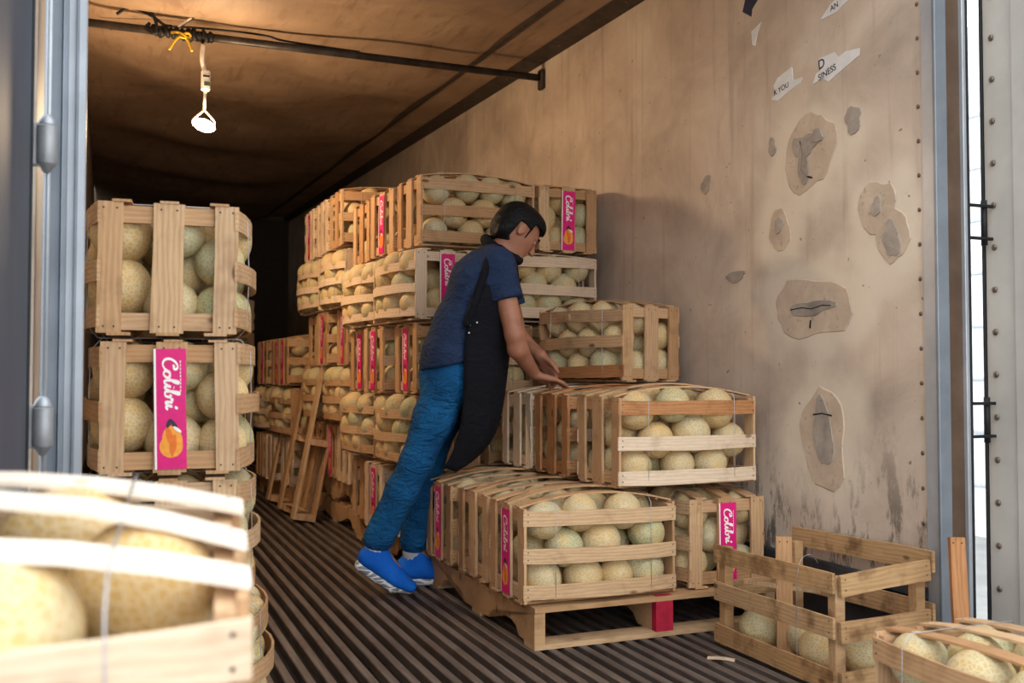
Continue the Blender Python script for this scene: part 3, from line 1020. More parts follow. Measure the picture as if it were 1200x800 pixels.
for i, z in enumerate((.04, .19, .335)):
    plank('end_rail', BWn, .062, .014, M_worn, along_x(BWn / 2 + .01, -.0, z) @ Matrix.Rotation((0, .03, .07)[i], 4, 'Z'), 0, 11 + i)
for i, z in enumerate((.04, .19)):
    plank('end_rail', BWn, .055, .014, M_worn, along_x(BWn / 2, BLn, z, 1), 0, 15 + i)
pst = box_mesh('corner_post', (-.018, -.018, .0), (.018, .018, .345), M_worn, .002)
for x, y in ((.025, .025), (.025, BLn - .025), (BWn - .005, .03), (BWn - .02, BLn - .025)):
    part('corner_post', pst, br, T((x, y, 0)))
part('upright_slat', slat_mesh('upright_slat', .40, .052, .012, 0, M_pine, 3, True, 21), br, T((.09, .36, .21)) @ m3((0, 0, 1), (.9, -.43, 0), (-.43, -.9, 0)))
for i, x in enumerate((.06, .17, .28)):
    plank('bottom_slat', BLn, .07, .01, M_worn, T((x, BLn / 2, .0)) @ m3((0, 1, 0), (-1, 0, 0), (0, 0, 1)), 0, 24 + i)
plank('loose_board', .30, .13, .012, M_worn, T((.17, .47, .21)) @ m3((.92, .38, 0), (-.38, .92, 0), (0, 0, 1)) @ Matrix.Rotation(R(12), 4, 'Y'), 0, 31)
part('tie_wire', tube_mesh('tie_wire', catmull([(-.012, .16, .02), (-.016, .16, .2), (-.012, .15, .36), (.05, .17, .385), (.1, .2, .35)], 4), .0013, M_wire, 5), br, Matrix.Identity(4))
bi = len(CRATES)
CRATES.append((br, 'the broken open crate'))
for (x, y, z, r) in ((.085, .48, .083, .071), (.16, .33, .085, .073), (.10, .19, .079, .067), (.19, .10, .078, .066), (.275, .11, .08, .068)):
    MEL.append((Vector((2.005 + x, 2.385 + y, z)), r, bi))

# loose wood
o = obj('wood_offcut', slat_mesh('wood_offcut', .46, .042, .03, 0, M_amber, 3, True, 41), None, None)
o.matrix_basis = T((2.335, 2.24, .236)) @ m3((.06, .12, .99), (.85, -.52, .01), (-.5, -.85, .13))
tag(o, 'short reddish wood offcut standing upright beside the right door post', 'wood')
o = obj('wood_splinter', slat_mesh('wood_splinter', .09, .018, .006, .003, M_pale, 3, False, 43), None, None, (1.905, 2.83, .001), (0, 0, R(-42)))
tag(o, 'small pale wood splinter lying on the ribbed floor', 'wood')

# ------------------------------------------------------------------ pole, cables and lamp
M_pole = simple('pole_metal', rgb(64, 60, 58), .5, .6, var=.45, scale=9)
YP, ZP = 5.45, 2.735
pole = tag(empty('cross_pole', (0, YP, ZP)), 'dark metal cross pole under the ceiling holding the lamp', 'pole')
obj('bar', tube_mesh('bar', [(LX + .001, 0, .0), (WX - .02, 0, .0)], .021, M_pole, 14), None, pole)
obj('wall_bracket', box_mesh('wall_bracket', (WX - .028, -.03, -.07), (WX - .002, .03, .05), M_trimdark, .006), None, pole)
bm = bmesh.new()
rs = np.random.RandomState(8)
pts = [(.20 + .0052 * k + rs.uniform(-.008, .008), .022 * math.cos(k * 1.15) + rs.uniform(-.004, .004), .022 * math.sin(k * 1.15) + rs.uniform(-.004, .004)) for k in range(60)]
add_tube(bm, pts, [.010 + rs.uniform(-.003, .005) for _ in pts], 7)
obj('tape_wrap', bm_mesh(bm, 'tape_wrap', True, M_black), None, pole)
def cable(name, pts, r, mat, label, cat='cable'):
    return tag(obj(name, tube_mesh(name, catmull(pts, 8), r, mat, 7)), label, cat)
cable('cable', [(.03, YP - .02, 2.79), (.1, YP - .03, 2.83), (.2, YP - .03, 2.80), (.26, YP - .02, 2.765), (.3, YP - .025, 2.76)], .008, M_black, 'short black cable looped over the left end of the pole')
cable('cable', [(.12, YP - .04, 2.93), (.17, YP - .04, 2.86), (.22, YP - .035, 2.77), (.21, YP - .035, 2.71), (.17, YP - .035, 2.73), (.19, YP - .035, 2.76)], .009, M_black, 'black cable knotted around the pole near the lamp')
cable('power_cord', [(.33, YP - .03, 2.76), (.42, YP - .08, 2.82), (.50, YP - .2, 2.83), (.56, YP - .4, 2.81), (.58, YP - .7, 2.79)], .007, M_white, 'twisted white power cord running up over the pole', 'cord')
cable('power_cord', [(.34, YP - .025, 2.765), (.43, YP - .09, 2.826), (.51, YP - .21, 2.84), (.575, YP - .41, 2.82), (.6, YP - .72, 2.80)], .007, M_black, 'twisted black power cord running up over the pole', 'cord')
cable('cable', [(.0, YP + .2, 2.78), (.3, YP + .1, 2.80), (.6, YP + .05, 2.80), (.78, YP - .02, 2.775), (.9, YP - .01, 2.762), (1.3, YP, 2.757)], .006, M_black, 'thin black cable hanging along the ceiling beside the pole')
M_yellow = simple('yellow_ribbon', rgb(232, 190, 50), .5)
yr = empty('yellow_tie', (.345, YP - .03, ZP - .02))
tag(yr, 'yellow plastic tie knotted on the pole', 'tie')
for nm, pts in (('strand', [(.0, 0, .0), (-.03, -.01, -.03), (-.06, -.012, -.085)]), ('strand', [(0, 0, 0), (.03, -.01, -.02), (.055, -.012, -.08)]),
                ('strand', [(0, 0, 0), (.03, -.02, .012), (.045, -.005, .0), (.0, -.005, -.008)]), ('knot', [(-.05, 0, .01), (-.02, -.012, .012), (.015, -.015, .0), (.02, -.012, -.012), (-.01, -.014, -.01)])):
    obj(nm, tube_mesh(nm, catmull(pts, 5), .0065, M_yellow, 6), None, yr)

lamp = empty('hanging_lamp', (.457, YP, 2.28))
tag(lamp, 'lit bare bulb hanging on a white cord from the pole', 'lamp')
obj('hook', tube_mesh('hook', catmull([(0, -.024, .44), (0, -.03, .475), (0, 0, .485), (0, .01, .44), (0, -.01, .40)], 5), .007, M_black, 7), None, lamp)
obj('cord', tube_mesh('cord', catmull([(0, -.01, .41), (-.004, -.008, .33), (.01, 0, .27)], 5), [.012] * 11, M_white, 8), None, lamp)
bm = bmesh.new()
add_box(bm, (-.008, -.018, .165), (.038, .018, .275), .008)
obj('switch_body', bm_mesh(bm, 'switch_body', False, M_white), None, lamp)
sw = lamp.children[-1]
obj('switch_slot', box_mesh('switch_slot', (.0, -.0195, .236), (.034, -.017, .246), M_black), None, sw)
obj('switch_slot', box_mesh('switch_slot', (.006, -.0195, .19), (.036, -.017, .212), simple('switch_green', rgb(70, 84, 70), .5)), None, sw)
obj('cord', tube_mesh('cord', [(.014, 0, .17), (.01, 0, .06)], .008, M_white, 8), None, lamp)
for s_ in (-1, 1):
    obj('wire_arm', tube_mesh('wire_arm', catmull([(.01, 0, .065), (.01 + s_ * .03, 0, .035), (.008 + s_ * .055, 0, .005), (.006 + s_ * .05, 0, -.02)], 5), .006, M_white, 7), None, lamp)
N = NT('bulb_glow')
N.p.inputs['Base Color'].default_value = (1, .9, .7, 1)
N.p.inputs['Emission Color'].default_value = (1, .72, .38, 1)
N.p.inputs['Emission Strength'].default_value = 60
bm = bmesh.new()
bmesh.ops.create_uvsphere(bm, u_segments=20, v_segments=12, radius=1)
bmesh.ops.scale(bm, vec=(.058, .045, .032), verts=bm.verts)
bmesh.ops.rotate(bm, cent=(0, 0, 0), matrix=Matrix.Rotation(R(15), 3, 'Y'), verts=bm.verts)
bulb = obj('bulb', bm_mesh(bm, 'bulb', True, N.m), None, lamp, (.01, 0, -.018))
ld = bpy.data.lights.new('bulb_light', 'POINT')
ld.energy = BULB_POWER
ld.color = (1, .72, .44)
ld.shadow_soft_size = .06
lo = bpy.data.objects.new('bulb_light', ld)
link(lo, lamp)
lo.location = (.01, -.02, -.075)

# ------------------------------------------------------------------ implicit surfaces for the worker
class Field:
    def __init__(self, lo, hi, h):
        self.lo = np.array(lo, float); self.h = h
        self.n = np.ceil((np.array(hi) - self.lo) / h).astype(int) + 1
        self.f = np.full(self.n, 1.0, np.float32)
    def region(self, lo, hi):
        a = np.clip(np.floor((np.array(lo) - self.lo) / self.h).astype(int), 0, self.n - 1)
        b = np.clip(np.ceil((np.array(hi) - self.lo) / self.h).astype(int) + 1, 1, self.n)
        sl = tuple(slice(i, j) for i, j in zip(a, b))
        ax = [self.lo[k] + self.h * np.arange(a[k], b[k]) for k in range(3)]
        P = np.stack(np.meshgrid(*ax, indexing='ij'), -1)
        return sl, P
    def smin(self, sl, d, k):
        f = self.f[sl]
        h = np.maximum(k - np.abs(f - d), 0) / max(k, 1e-6)
        self.f[sl] = np.minimum(f, d) - h * h * k * .25
    def cone(self, a, b, ra, rb, k=.02):
        a, b = np.array(a, float), np.array(b, float)
        m = max(ra, rb) + k + .03
        sl, P = self.region(np.minimum(a, b) - m, np.maximum(a, b) + m)
        ab = b - a
        t = np.clip(((P - a) @ ab) / (ab @ ab), 0, 1)
        d = np.linalg.norm(P - a - t[..., None] * ab, axis=-1) - (ra + (rb - ra) * t)
        self.smin(sl, d, k)
    def chain(self, pts, rs, k=.02):
        for i in range(len(pts) - 1):
            self.cone(pts[i], pts[i + 1], rs[i], rs[i + 1], k)
    def ell(self, c, r, ax=None, k=.02, cut=None):
        c, r = np.array(c, float), np.array(r, float)
        m = r.max() + k + .03
        sl, P = self.region(c - m, c + m)
        q = P - c
        if ax is not None:
            q = q @ np.array(ax, float).T
        k0 = np.linalg.norm(q / r, axis=-1)
        k1 = np.linalg.norm(q / (r * r), axis=-1) + 1e-9
        d = k0 * (k0 - 1) / k1
        if cut is not None:
            d = np.maximum(d, cut(q))
        self.smin(sl, d, k)
    def sub_ell(self, c, r, ax=None, k=.01):
        c, r = np.array(c, float), np.array(r, float)
        m = r.max() + k + .02
        sl, P = self.region(c - m, c + m)
        q = P - c
        if ax is not None:
            q = q @ np.array(ax, float).T
        k0 = np.linalg.norm(q / r, axis=-1)
        k1 = np.linalg.norm(q / (r * r), axis=-1) + 1e-9
        d = -(k0 * (k0 - 1) / k1)
        f = self.f[sl]
        h = np.maximum(k - np.abs(f - d), 0) / k
        self.f[sl] = np.maximum(f, d) + h * h * k * .25
    def cut_plane(self, p, n):
        """remove everything on the side n points to"""
        n = np.array(n, float); n /= np.linalg.norm(n)
        ax = [self.lo[k] + self.h * np.arange(self.n[k]) for k in range(3)]
        d = (ax[0][:, None, None] - p[0]) * n[0] + (ax[1][None, :, None] - p[1]) * n[1] + (ax[2][None, None, :] - p[2]) * n[2]
        self.f = np.maximum(self.f, d.astype(np.float32))
    def mesh(self, name, mat):
        f = self.f
        s = f < 0
        n = self.n
        acc = np.zeros((*(n - 1), 3)); cnt = np.zeros(n - 1)
        I, J, K = n - 1
        for axis in range(3):
            o1, o2 = [k for k in range(3) if k != axis]
            for u in (0, 1):
                for v in (0, 1):
                    st = [slice(0, n[k] - 1) for k in range(3)]
                    st[o1] = slice(u, n[o1] - 1 + u); st[o2] = slice(v, n[o2] - 1 + v)
                    en = list(st); en[axis] = slice(1, n[axis])
                    fa, fb = f[tuple(st)], f[tuple(en)]
                    cr = (fa < 0) != (fb < 0)
                    t = np.where(cr, fa / np.where(cr, fa - fb, 1), 0)
                    pos = np.zeros((*(n - 1), 3))
                    pos[..., axis] = t; pos[..., o1] = u; pos[..., o2] = v
                    acc += pos * cr[..., None]; cnt += cr
        act = cnt > 0
        idx = np.full(n - 1, -1)
        ids = np.argwhere(act)
        idx[act] = np.arange(len(ids))
        V = self.lo + self.h * (ids + acc[act] / cnt[act][:, None])
        faces = []
        for axis in range(3):
            o1, o2 = (axis + 1) % 3, (axis + 2) % 3
            st = [slice(1, n[k] - 1) for k in range(3)]
            st[axis] = slice(0, n[axis] - 1)
            en = list(st); en[axis] = slice(1, n[axis])
            a, b = s[tuple(st)], s[tuple(en)]
            e = np.argwhere(a != b)
            if not len(e): continue
            fl = a[tuple(e.T)]
            base = e.copy()
            base[:, o1] += 1; base[:, o2] += 1
            def cid(d1, d2):
                q = base.copy(); q[:, o1] += d1; q[:, o2] += d2
                return idx[tuple(q.T)]
            q = np.stack([cid(-1, -1), cid(0, -1), cid(0, 0), cid(-1, 0)], 1)
            q[~fl] = q[~fl][:, ::-1]
            faces.append(q)
        F = np.concatenate(faces)
        # light smoothing
        me = bpy.data.meshes.new(name)
        me.from_pydata(V.tolist(), [], F.tolist())
        bm = bmesh.new(); bm.from_mesh(me)
        for _ in range(2):
            bmesh.ops.smooth_vert(bm, verts=bm.verts, factor=.5, use_axis_x=True, use_axis_y=True, use_axis_z=True)
        bm.to_mesh(me); bm.free()
        me.polygons.foreach_set('use_smooth', [True] * len(me.polygons))
        me.materials.append(mat)
        return me

# worker frame: x = the way he faces, y = his left, z = up, origin on the floor
MAN = T((1.644, 4.028, 0)) @ m3((.9259, -.3778, 0), (.3778, .9259, 0), (0, 0, 1))
def skin_mat():
    N = NT('skin')
    n = N.noise(N.coord(), 14, 4, .6)
    N.p.inputs['Subsurface Weight'].default_value = .08
    N.p.inputs['Subsurface Radius'].default_value = (.01, .005, .003)
    return N.out(N.ramp(n, [(.3, rgb(150, 100, 78)), (.7, rgb(176, 122, 96))]), .5, spec=.35)
M_skin = skin_mat()
def cloth(name, a, b, sc=420, rough=.9, wr=.5):
    N = NT(name)
    v = N.coord()
    n = N.noise(v, 7, 4, .6)
    w = N.noise(v, sc, 2, .5)
    col = N.mix(N.mapr(n, .3, .7), a, b)
    col = N.mix(N.mapr(w, .3, .7, 0, .35), col, tuple(x * 1.6 for x in b[:3]) + (1,))
    N.bump(N.math('ADD', N.math('MULTIPLY', N.noise(N.coord((1, 1, 1.9)), 13, 4, .6, 1.2), 1.5), N.math('MULTIPLY', w, .04)), wr, .02)
    return N.out(col, rough, spec=.2)
M_tee = cloth('navy_jersey', rgb(28, 40, 66), rgb(40, 56, 86), wr=.8)
M_denim = cloth('blue_denim', rgb(10, 60, 104), rgb(24, 92, 142), wr=1.0)
M_apron = cloth('black_cotton', rgb(12, 13, 18), rgb(20, 21, 28), wr=.5)
M_hair = cloth('black_hair', rgb(10, 10, 12), rgb(18, 17, 18), 300, .55, .6)
M_shoe = cloth('blue_knit', rgb(8, 76, 168), rgb(20, 104, 205), 500, .8, .1)
def sole_mat():
    N = NT('white_sole')
    v = N.n('ShaderNodeTexVoronoi', feature='DISTANCE_TO_EDGE')
    v.inputs['Scale'].default_value = 34
    N.l(N.coord((.5, 1, 1.5)), v.inputs['Vector'])
    m = N.mapr(v.outputs['Distance'], .05, .16)
    return N.out(N.mix(N.math('MULTIPLY', m, .8), rgb(236, 236, 236), rgb(84, 90, 104)), .5)
M_sole = sole_mat()

hipR, hipL = (-.262, -.085, .945), (-.262, .085, .945)
kneeR, kneeL = (-.408, -.07, .575), (-.375, .13, .56)
ankR, ankL = (-.592, -.02, .215), (-.452, .20, .165)
pel, waist, chest, nb_ = (-.262, 0, 1.0), (-.222, 0, 1.15), (-.135, 0, 1.345), (-.045, 0, 1.482)
shR, shL = (-.06, -.165, 1.41), (-.05, .165, 1.415)
elR, elL = (.012, -.20, 1.115), (.03, .20, 1.11)
wrR, wrL = (.095, -.055, .952), (.125, .06, 1.035)
fd = np.array([.72, .30, -.63]); fd /= np.linalg.norm(fd)
hl = np.cross((0, 0, 1.), fd); hl /= np.linalg.norm(hl)     # towards his left
hu = np.cross(fd, hl)                                       # crown of the head
HA = np.array([fd, hl, hu])
HC = np.array([.030, .0, 1.588])
def hp(a, b, c):
    return HC + fd * a + hl * b + hu * c

B = Field((-.75, -.36, -.02), (.34, .36, 1.78), .0062)
for sgn, hip, knee, ank in ((-1, hipR, kneeR, ankR), (1, hipL, kneeL, ankL)):
    B.chain([hip, knee, ank], [.078, .05, .036], .02)
    toe = (ank[0] + .14, ank[1], max(.03, ank[2] - .16)) if sgn < 0 else (ank[0] + .15, ank[1], .045)
    B.cone(ank, toe, .030, .018, .02)
for y in (-.07, 0, .07):
    B.chain([(pel[0], y, pel[2]), (waist[0], y, waist[2]), (chest[0], y * 1.2, chest[2]), (nb_[0] - .02, y * .9, nb_[2] - .03)], [.09, .088, .098, .05], .04)
B.chain([shR, elR], [.052, .042], .03)
B.chain([shL, elL], [.052, .042], .03)
eR2 = (elR[0] + .012, elR[1] + .02, elR[2] - .06)
B.chain([elR, eR2, wrR], [.041, .042, .0265], .02)
eL2 = (elL[0] + .02, elL[1] - .035, elL[2] - .02)
B.chain([elL, eL2, wrL], [.041, .042, .0265], .02)
# neck and head
B.cone(nb_, hp(-.02, 0, -.05), .056, .052, .03)
B.ell(HC, (.098, .076, .092), HA, .02)
B.ell(hp(.035, 0, -.05), (.062, .058, .066), HA, .03)      # face mass
B.ell(hp(.058, 0, -.105), (.034, .036, .022), HA, .03)     # chin
B.cone(hp(.094, 0, -.012), hp(.118, 0, -.047), .009, .014, .012)  # nose
B.cone(hp(.088, -.03, .006), hp(.094, 0, .004), .011, .011, .012)  # brow
B.cone(hp(.088, .03, .006), hp(.094, 0, .004), .011, .011, .012)
B.cone(hp(.090, -.018, -.074), hp(.095, .018, -.074), .008, .008, .012)  # lips
for s_ in (-1, 1):
    B.sub_ell(hp(.096, s_ * .032, -.014), (.014, .017, .010), HA, .01)
    B.ell(hp(-.004, s_ * .077, -.022), (.019, .009, .033), HA, .006)
    B.sub_ell(hp(.002, s_ * .087, -.018), (.009, .007, .017), HA, .004)
# right hand, flat on the crate
def hand(F_, wr, d, n, side, scale=1, curl=.35, spread=1.0, thumb=1):
    """wr wrist, d towards the fingertips, n out of the back of the hand, side = thumb direction"""
    wr, d, n, side = [np.array(v, float) for v in (wr, d, n, side)]
    d /= np.linalg.norm(d); side -= d * (side @ d); side /= np.linalg.norm(side)
    n = n - d * (n @ d) - side * (n @ side); n /= np.linalg.norm(n)
    S = scale
    for o_ in (-.026, -.009, .009, .026):
        F_.cone(wr + side * o_ * .55, wr + d * .078 * S + side * o_, .0155, .0125, .012)
    for o_, ln in ((.029, .070), (.010, .080), (-.009, .074), (-.027, .058)):
        a_ = wr + d * .082 * S + side * o_
        dd = d + side * o_ * 2.2 * spread
        p1 = a_ + (dd * math.cos(curl * .5) - n * math.sin(curl * .5)) * ln * .48
        p2 = p1 + (dd * math.cos(curl * 1.3) - n * math.sin(curl * 1.3)) * ln * .32
        p3 = p2 + (dd * math.cos(curl * 2.0) - n * math.sin(curl * 2.0)) * ln * .24
        F_.chain([a_, p1, p2, p3], [.0105, .0095, .0088, .0075], .003)
    t0 = wr + d * .022 + side * .024 - n * .004
    t1 = t0 + d * .030 + side * .026 * thumb - n * .006
    t2 = t1 + d * .030 + side * .012 * thumb - n * .004
    t3 = t2 + d * .022 + side * .002
    F_.chain([t0, t1, t2, t3], [.015, .0125, .0105, .008], .006)
hand(B, (.100, -.05, .944), (.93, .30, -.22), (0.1, 0, 1), (-.3, .95, 0), 1, .22, 1.3)
hand(B, (.130, .055, 1.028), (.45, -.12, -.88), (.7, .65, .35), (.6, -.75, .2), 1, .45, 1.6)
person = obj('person', B.mesh('person', M_skin))
person.matrix_basis = MAN
tag(person, 'worker in navy t-shirt, blue jeans and black apron leaning over the crates', 'person')

# t-shirt
Fd = Field((-.45, -.34, .90), (.14, .34, 1.6), .0062)
for y in (-.095, -.03, .03, .095):
    Fd.chain([(pel[0] - .008, y * .98, .965), (pel[0] + .002, y * .97, pel[2] + .03), (waist[0], y, waist[2]), (chest[0], y * 1.12, chest[2]), (nb_[0] - .03, y * .85, nb_[2] - .045)], [.120, .112, .106, .116, .068], .05)
for sh, el in ((shR, elR), (shL, elL)):
    sh_, el_ = np.array(sh), np.array(el)
    Fd.cone((chest[0] + .03, sh_[1] * .6, chest[2] + .05), sh_, .085, .07, .05)
    Fd.cone(sh_, sh_ + (el_ - sh_) * .55, .069, .072, .03)
ax_ = [Fd.lo[k] + Fd.h * np.arange(Fd.n[k]) for k in range(3)]
# sleeve ends, neck hole and hem
Fd.cut_plane((-.27, 0, .985), (.18, 0, -1))
for sh, el in ((shR, elR), (shL, elL)):
    sh_, el_ = np.array(sh), np.array(el)
    d_ = (el_ - sh_) / np.linalg.norm(el_ - sh_)
    e_ = sh_ + (el_ - sh_) * .52
    sl, P = Fd.region(e_ - .13, e_ + .13)
    dpl = (P - e_) @ d_
    rad = np.linalg.norm(P - e_ - dpl[..., None] * d_, axis=-1)
    Fd.f[sl] = np.where(rad < .10, np.maximum(Fd.f[sl], dpl), Fd.f[sl])
tee = obj('t_shirt', Fd.mesh('t_shirt', M_tee), None, person)
tag(tee, 'navy short sleeved t-shirt')

# jeans
J = Field((-.72, -.25, .12), (.0, .36, 1.08), .0062)
for y in (-.085, 0, .085):
    J.cone((pel[0] - .004, y, pel[2] + .03), (pel[0], y, .93), .104, .108, .04)
J.ell((pel[0] - .055, -.06, .95), (.085, .09, .10), None, .04)
J.ell((pel[0] - .055, .06, .95), (.085, .09, .10), None, .04)
for hip, knee, ank in ((hipR, kneeR, ankR), (hipL, kneeL, ankL)):
    h_, k_, a_ = np.array(hip), np.array(knee), np.array(ank)
    J.chain([h_, h_ + (k_ - h_) * .5, k_, k_ + (a_ - k_) * .35, k_ + (a_ - k_) * .93], [.102, .088, .070, .068, .063], .03)
    d_ = (a_ - k_) / np.linalg.norm(a_ - k_)
    for q, rr_ in ((.90, .066), (.80, .067), (.70, .066)):
        c_ = k_ + (a_ - k_) * q
        J.cone(c_ + hl * .0 + np.array((.004, .004, 0)), c_ - d_ * .02, rr_, rr_ - .004, .012)
J.f = J.f
jeans = obj('jeans', J.mesh('jeans', M_denim), None, person)
tag(jeans, 'blue denim jeans')

# shoes
def shoe(ank, toe_dir, heel, label):
    """heel: point under the heel; toe_dir: unit vector heel->ball; toes bend flat on the floor"""
    heel = np.array(heel, float); td = np.array(toe_dir, float); td /= np.linalg.norm(td)
    ball = heel + td * .175
    flat = np.array((td[0], td[1], 0.)); flat /= np.linalg.norm(flat)
    bend = td * .45 + flat * .55; bend /= np.linalg.norm(bend)
    toe = ball + bend * .085
    sd = np.cross((0, 0, 1.), td); sd /= np.linalg.norm(sd)
    up = np.cross(td, sd); up = up if up[2] > 0 else -up
    lo_ = np.minimum(np.minimum(heel, toe), ank) - .1
    hi_ = np.maximum(np.maximum(heel, toe), ank) + .12
    U_ = Field(lo_, hi_, .0052)
    for s_ in (-.016, .016):
        U_.chain([heel + up * .058 + td * .02 + sd * s_, ball + up * .048 + sd * s_ * 1.4, toe + up * .030 - bend * .012 + sd * s_], [.037, .036, .024], .02)
    U_.chain([heel + up * .07 + td * .025, np.array(ank) + np.array((.0, 0, -.02))], [.042, .046], .03)
    U_.cone(np.array(ank) + np.array((.022, 0, -.012)), ball + up * .055, .044, .036, .03)
    U_.cut_plane(heel + up * .026, -up)
    o_ = obj('shoe', U_.mesh('shoe', M_shoe), None, person)
    tag(o_, label)
    S_ = Field(lo_, hi_, .0045)
    for s_ in (-.022, .022):
        S_.chain([heel + up * .017 + td * .012 + sd * s_ * .8, heel + td * .09 + up * .015 + sd * s_ * .8, ball + up * .014 + sd * s_ * 1.25, toe + up * .016 - bend * .01 + sd * s_ * .5], [.025, .022, .021, .016], .022)
    so = obj('sole', S_.mesh('sole', M_sole), None, o_)
    tag(so, 'white patterned foam sole')
    # sock / collar lining
    return o_
shoe((-.598, -.02, .185), (.83, .02, -.52), (-.672, -.02, .118), 'blue knit running shoe, heel raised')
shoe((-.452, .20, .125), (.99, .05, 0), (-.512, .195, .003), 'blue knit running shoe, flat on the floor')
M_sock = simple('white_sock', rgb(206, 206, 212), .9)
for ank, dn in ((( -.592, -.02, .215), (-.575, -.02, .15)), ((-.452, .20, .165), (-.445, .2, .10))):
    obj('sock', tube_mesh('sock', [Vector(dn), Vector(ank), Vector(ank) + Vector((.03, 0, .05))], [.052, .046, .044], M_sock, 14), None, person)

# hair
Hf = Field(HC - .17, HC + .17, .005)
Hf.ell(HC + hu * .012 - fd * .006, (.114, .090, .100), HA, .01)
Hf.ell(hp(.042, 0, .055), (.060, .070, .042), HA, .03)
Hf.ell(hp(-.050, 0, -.045), (.064, .078, .066), HA, .03)
P_ = Hf.region(HC - .3, HC + .3)[1]
q = (P_ - HC) @ HA.T
face = np.minimum(q[..., 0] - .042 + np.maximum(q[..., 2] * -.25, 0), .030 - q[..., 2])
wave = .004 * np.sin(q[..., 1] * 90) + .003 * np.sin(q[..., 2] * 110)
face = np.minimum(q[..., 0] - .034, .044 + wave - q[..., 2])          # clear the face
ear = np.minimum(np.minimum(q[..., 0] + .030, .026 - q[..., 0]), np.minimum(.004 - q[..., 2], np.abs(q[..., 1]) - .05))
nape = -.108 - q[..., 2] + .35 * (q[..., 0] + .06)
Hf.f = np.maximum(np.maximum(np.maximum(Hf.f, face), ear), nape).astype(np.float32)
hair = obj('hair', Hf.mesh('hair', M_hair), None, person)
tag(hair, 'short black hair')
for s_ in (-1, 1):
    obj('eyebrow', tube_mesh('eyebrow', [Vector(hp(.088, s_ * .050, .004)), Vector(hp(.099, s_ * .034, .011)), Vector(hp(.104, s_ * .014, .008))], [.003, .0045, .003], M_hair, 6), None, person)
    bm = bmesh.new()
    bmesh.ops.create_uvsphere(bm, u_segments=10, v_segments=8, radius=.0105)
    e = obj('eye', bm_mesh(bm, 'eye', True, M_skin), None, person, Vector(hp(.086, s_ * .031, -.014)))
    bm = bmesh.new()
    bmesh.ops.create_uvsphere(bm, u_segments=8, v_segments=6, radius=.006)
    obj('iris', bm_mesh(bm, 'iris', True, M_black), None, e, Vector(fd * .0065))

# apron: bib wrapped round the chest, skirt hanging free
rows = [  # z, near-edge x, near-edge y, front x, far-edge x, far-edge y
    (1.43, -.055, -.15, .02, -.06, .12), (1.36, -.095, -.232, .035, -.10, .19), (1.26, -.145, -.236, .022, -.14, .20), (1.16, -.190, -.225, .004, -.18, .20),
    (1.06, -.198, -.222, -.01, -.19, .20), (.96, -.202, -.215, -.02, -.19, .19), (.85, -.206, -.195, -.035, -.19, .17),
    (.74, -.222, -.18, -.055, -.20, .15), (.65, -.245, -.165, -.095, -.22, .13), (.58, -.28, -.15, -.165, -.25, .11), (.545, -.31, -.14, -.225, -.27, .09)]
av, af = [], []
ns = 22
for (z, xn, yn, xf, xr, yr_) in rows:
    for i in range(ns + 1):
        t_ = i / ns
        a_ = math.pi * t_
        y = -math.cos(a_) * (abs(yn) if t_ < .5 else yr_)
        x0 = xn * (1 - t_) + xr * t_
        x = x0 + (xf - x0) * max(math.sin(a_), 0) ** .75
        rip = .010 * math.sin(i * 1.35 + z * 3) * max(0, min(1, (1.05 - z) / .3))
        av.append((x + rip, y + rip * .6, z + .012 * math.sin(i * .9)))
for r_ in range(len(rows) - 1):
    for i in range(ns):
        a_ = r_ * (ns + 1) + i
        af.append((a_, a_ + ns + 1, a_ + ns + 2, a_ + 1))
me = bpy.data.meshes.new('apron')
me.from_pydata(av, [], af)
me.polygons.foreach_set('use_smooth', [True] * len(me.polygons))
apron = obj('apron', me, M_apron, person)
tag(apron, 'black apron hanging from neck and waist')
md = apron.modifiers.new('sub', 'SUBSURF'); md.levels = 1; md.render_levels = 1
md = apron.modifiers.new('sol', 'SOLIDIFY'); md.thickness = .006; md.offset = 0
# thick neck strap
nc = np.array(nb_) + np.array((.0, 0, .012))
ring = []
nax = hp(-.02, 0, -.05) - np.array(nb_); nax /= np.linalg.norm(nax)
e1 = np.cross(nax, (0, 1, 0)); e1 /= np.linalg.norm(e1); e2 = np.cross(nax, e1)
for k in range(24):
    a_ = 2 * math.pi * k / 24
    ring.append(Vector(nc + e1 * .083 * math.cos(a_) + e2 * .086 * math.sin(a_) + nax * (.016 * math.cos(a_))))
obj('neck_strap', tube_mesh('neck_strap', ring, .024, M_apron, 10, True), None, apron)
st = catmull([(-.05, -.085, 1.49), (-.075, -.15, 1.475), (-.10, -.205, 1.435), (-.115, -.24, 1.36), (-.15, -.24, 1.26), (-.19, -.23, 1.15)], 6)
obj('shoulder_strap', tube_mesh('shoulder_strap', [Vector(p) for p in st], .017, M_apron, 8), None, apron)
for p in ((-.175, -.232, 1.152), (-.145, -.24, 1.162), (-.178, -.232, 1.12)):
    o = obj('stud', rivet_me.copy(), None, apron, p)
    o.data.materials.clear(); o.data.materials.append(M_white)
    o.scale = (.004, .004, .004)

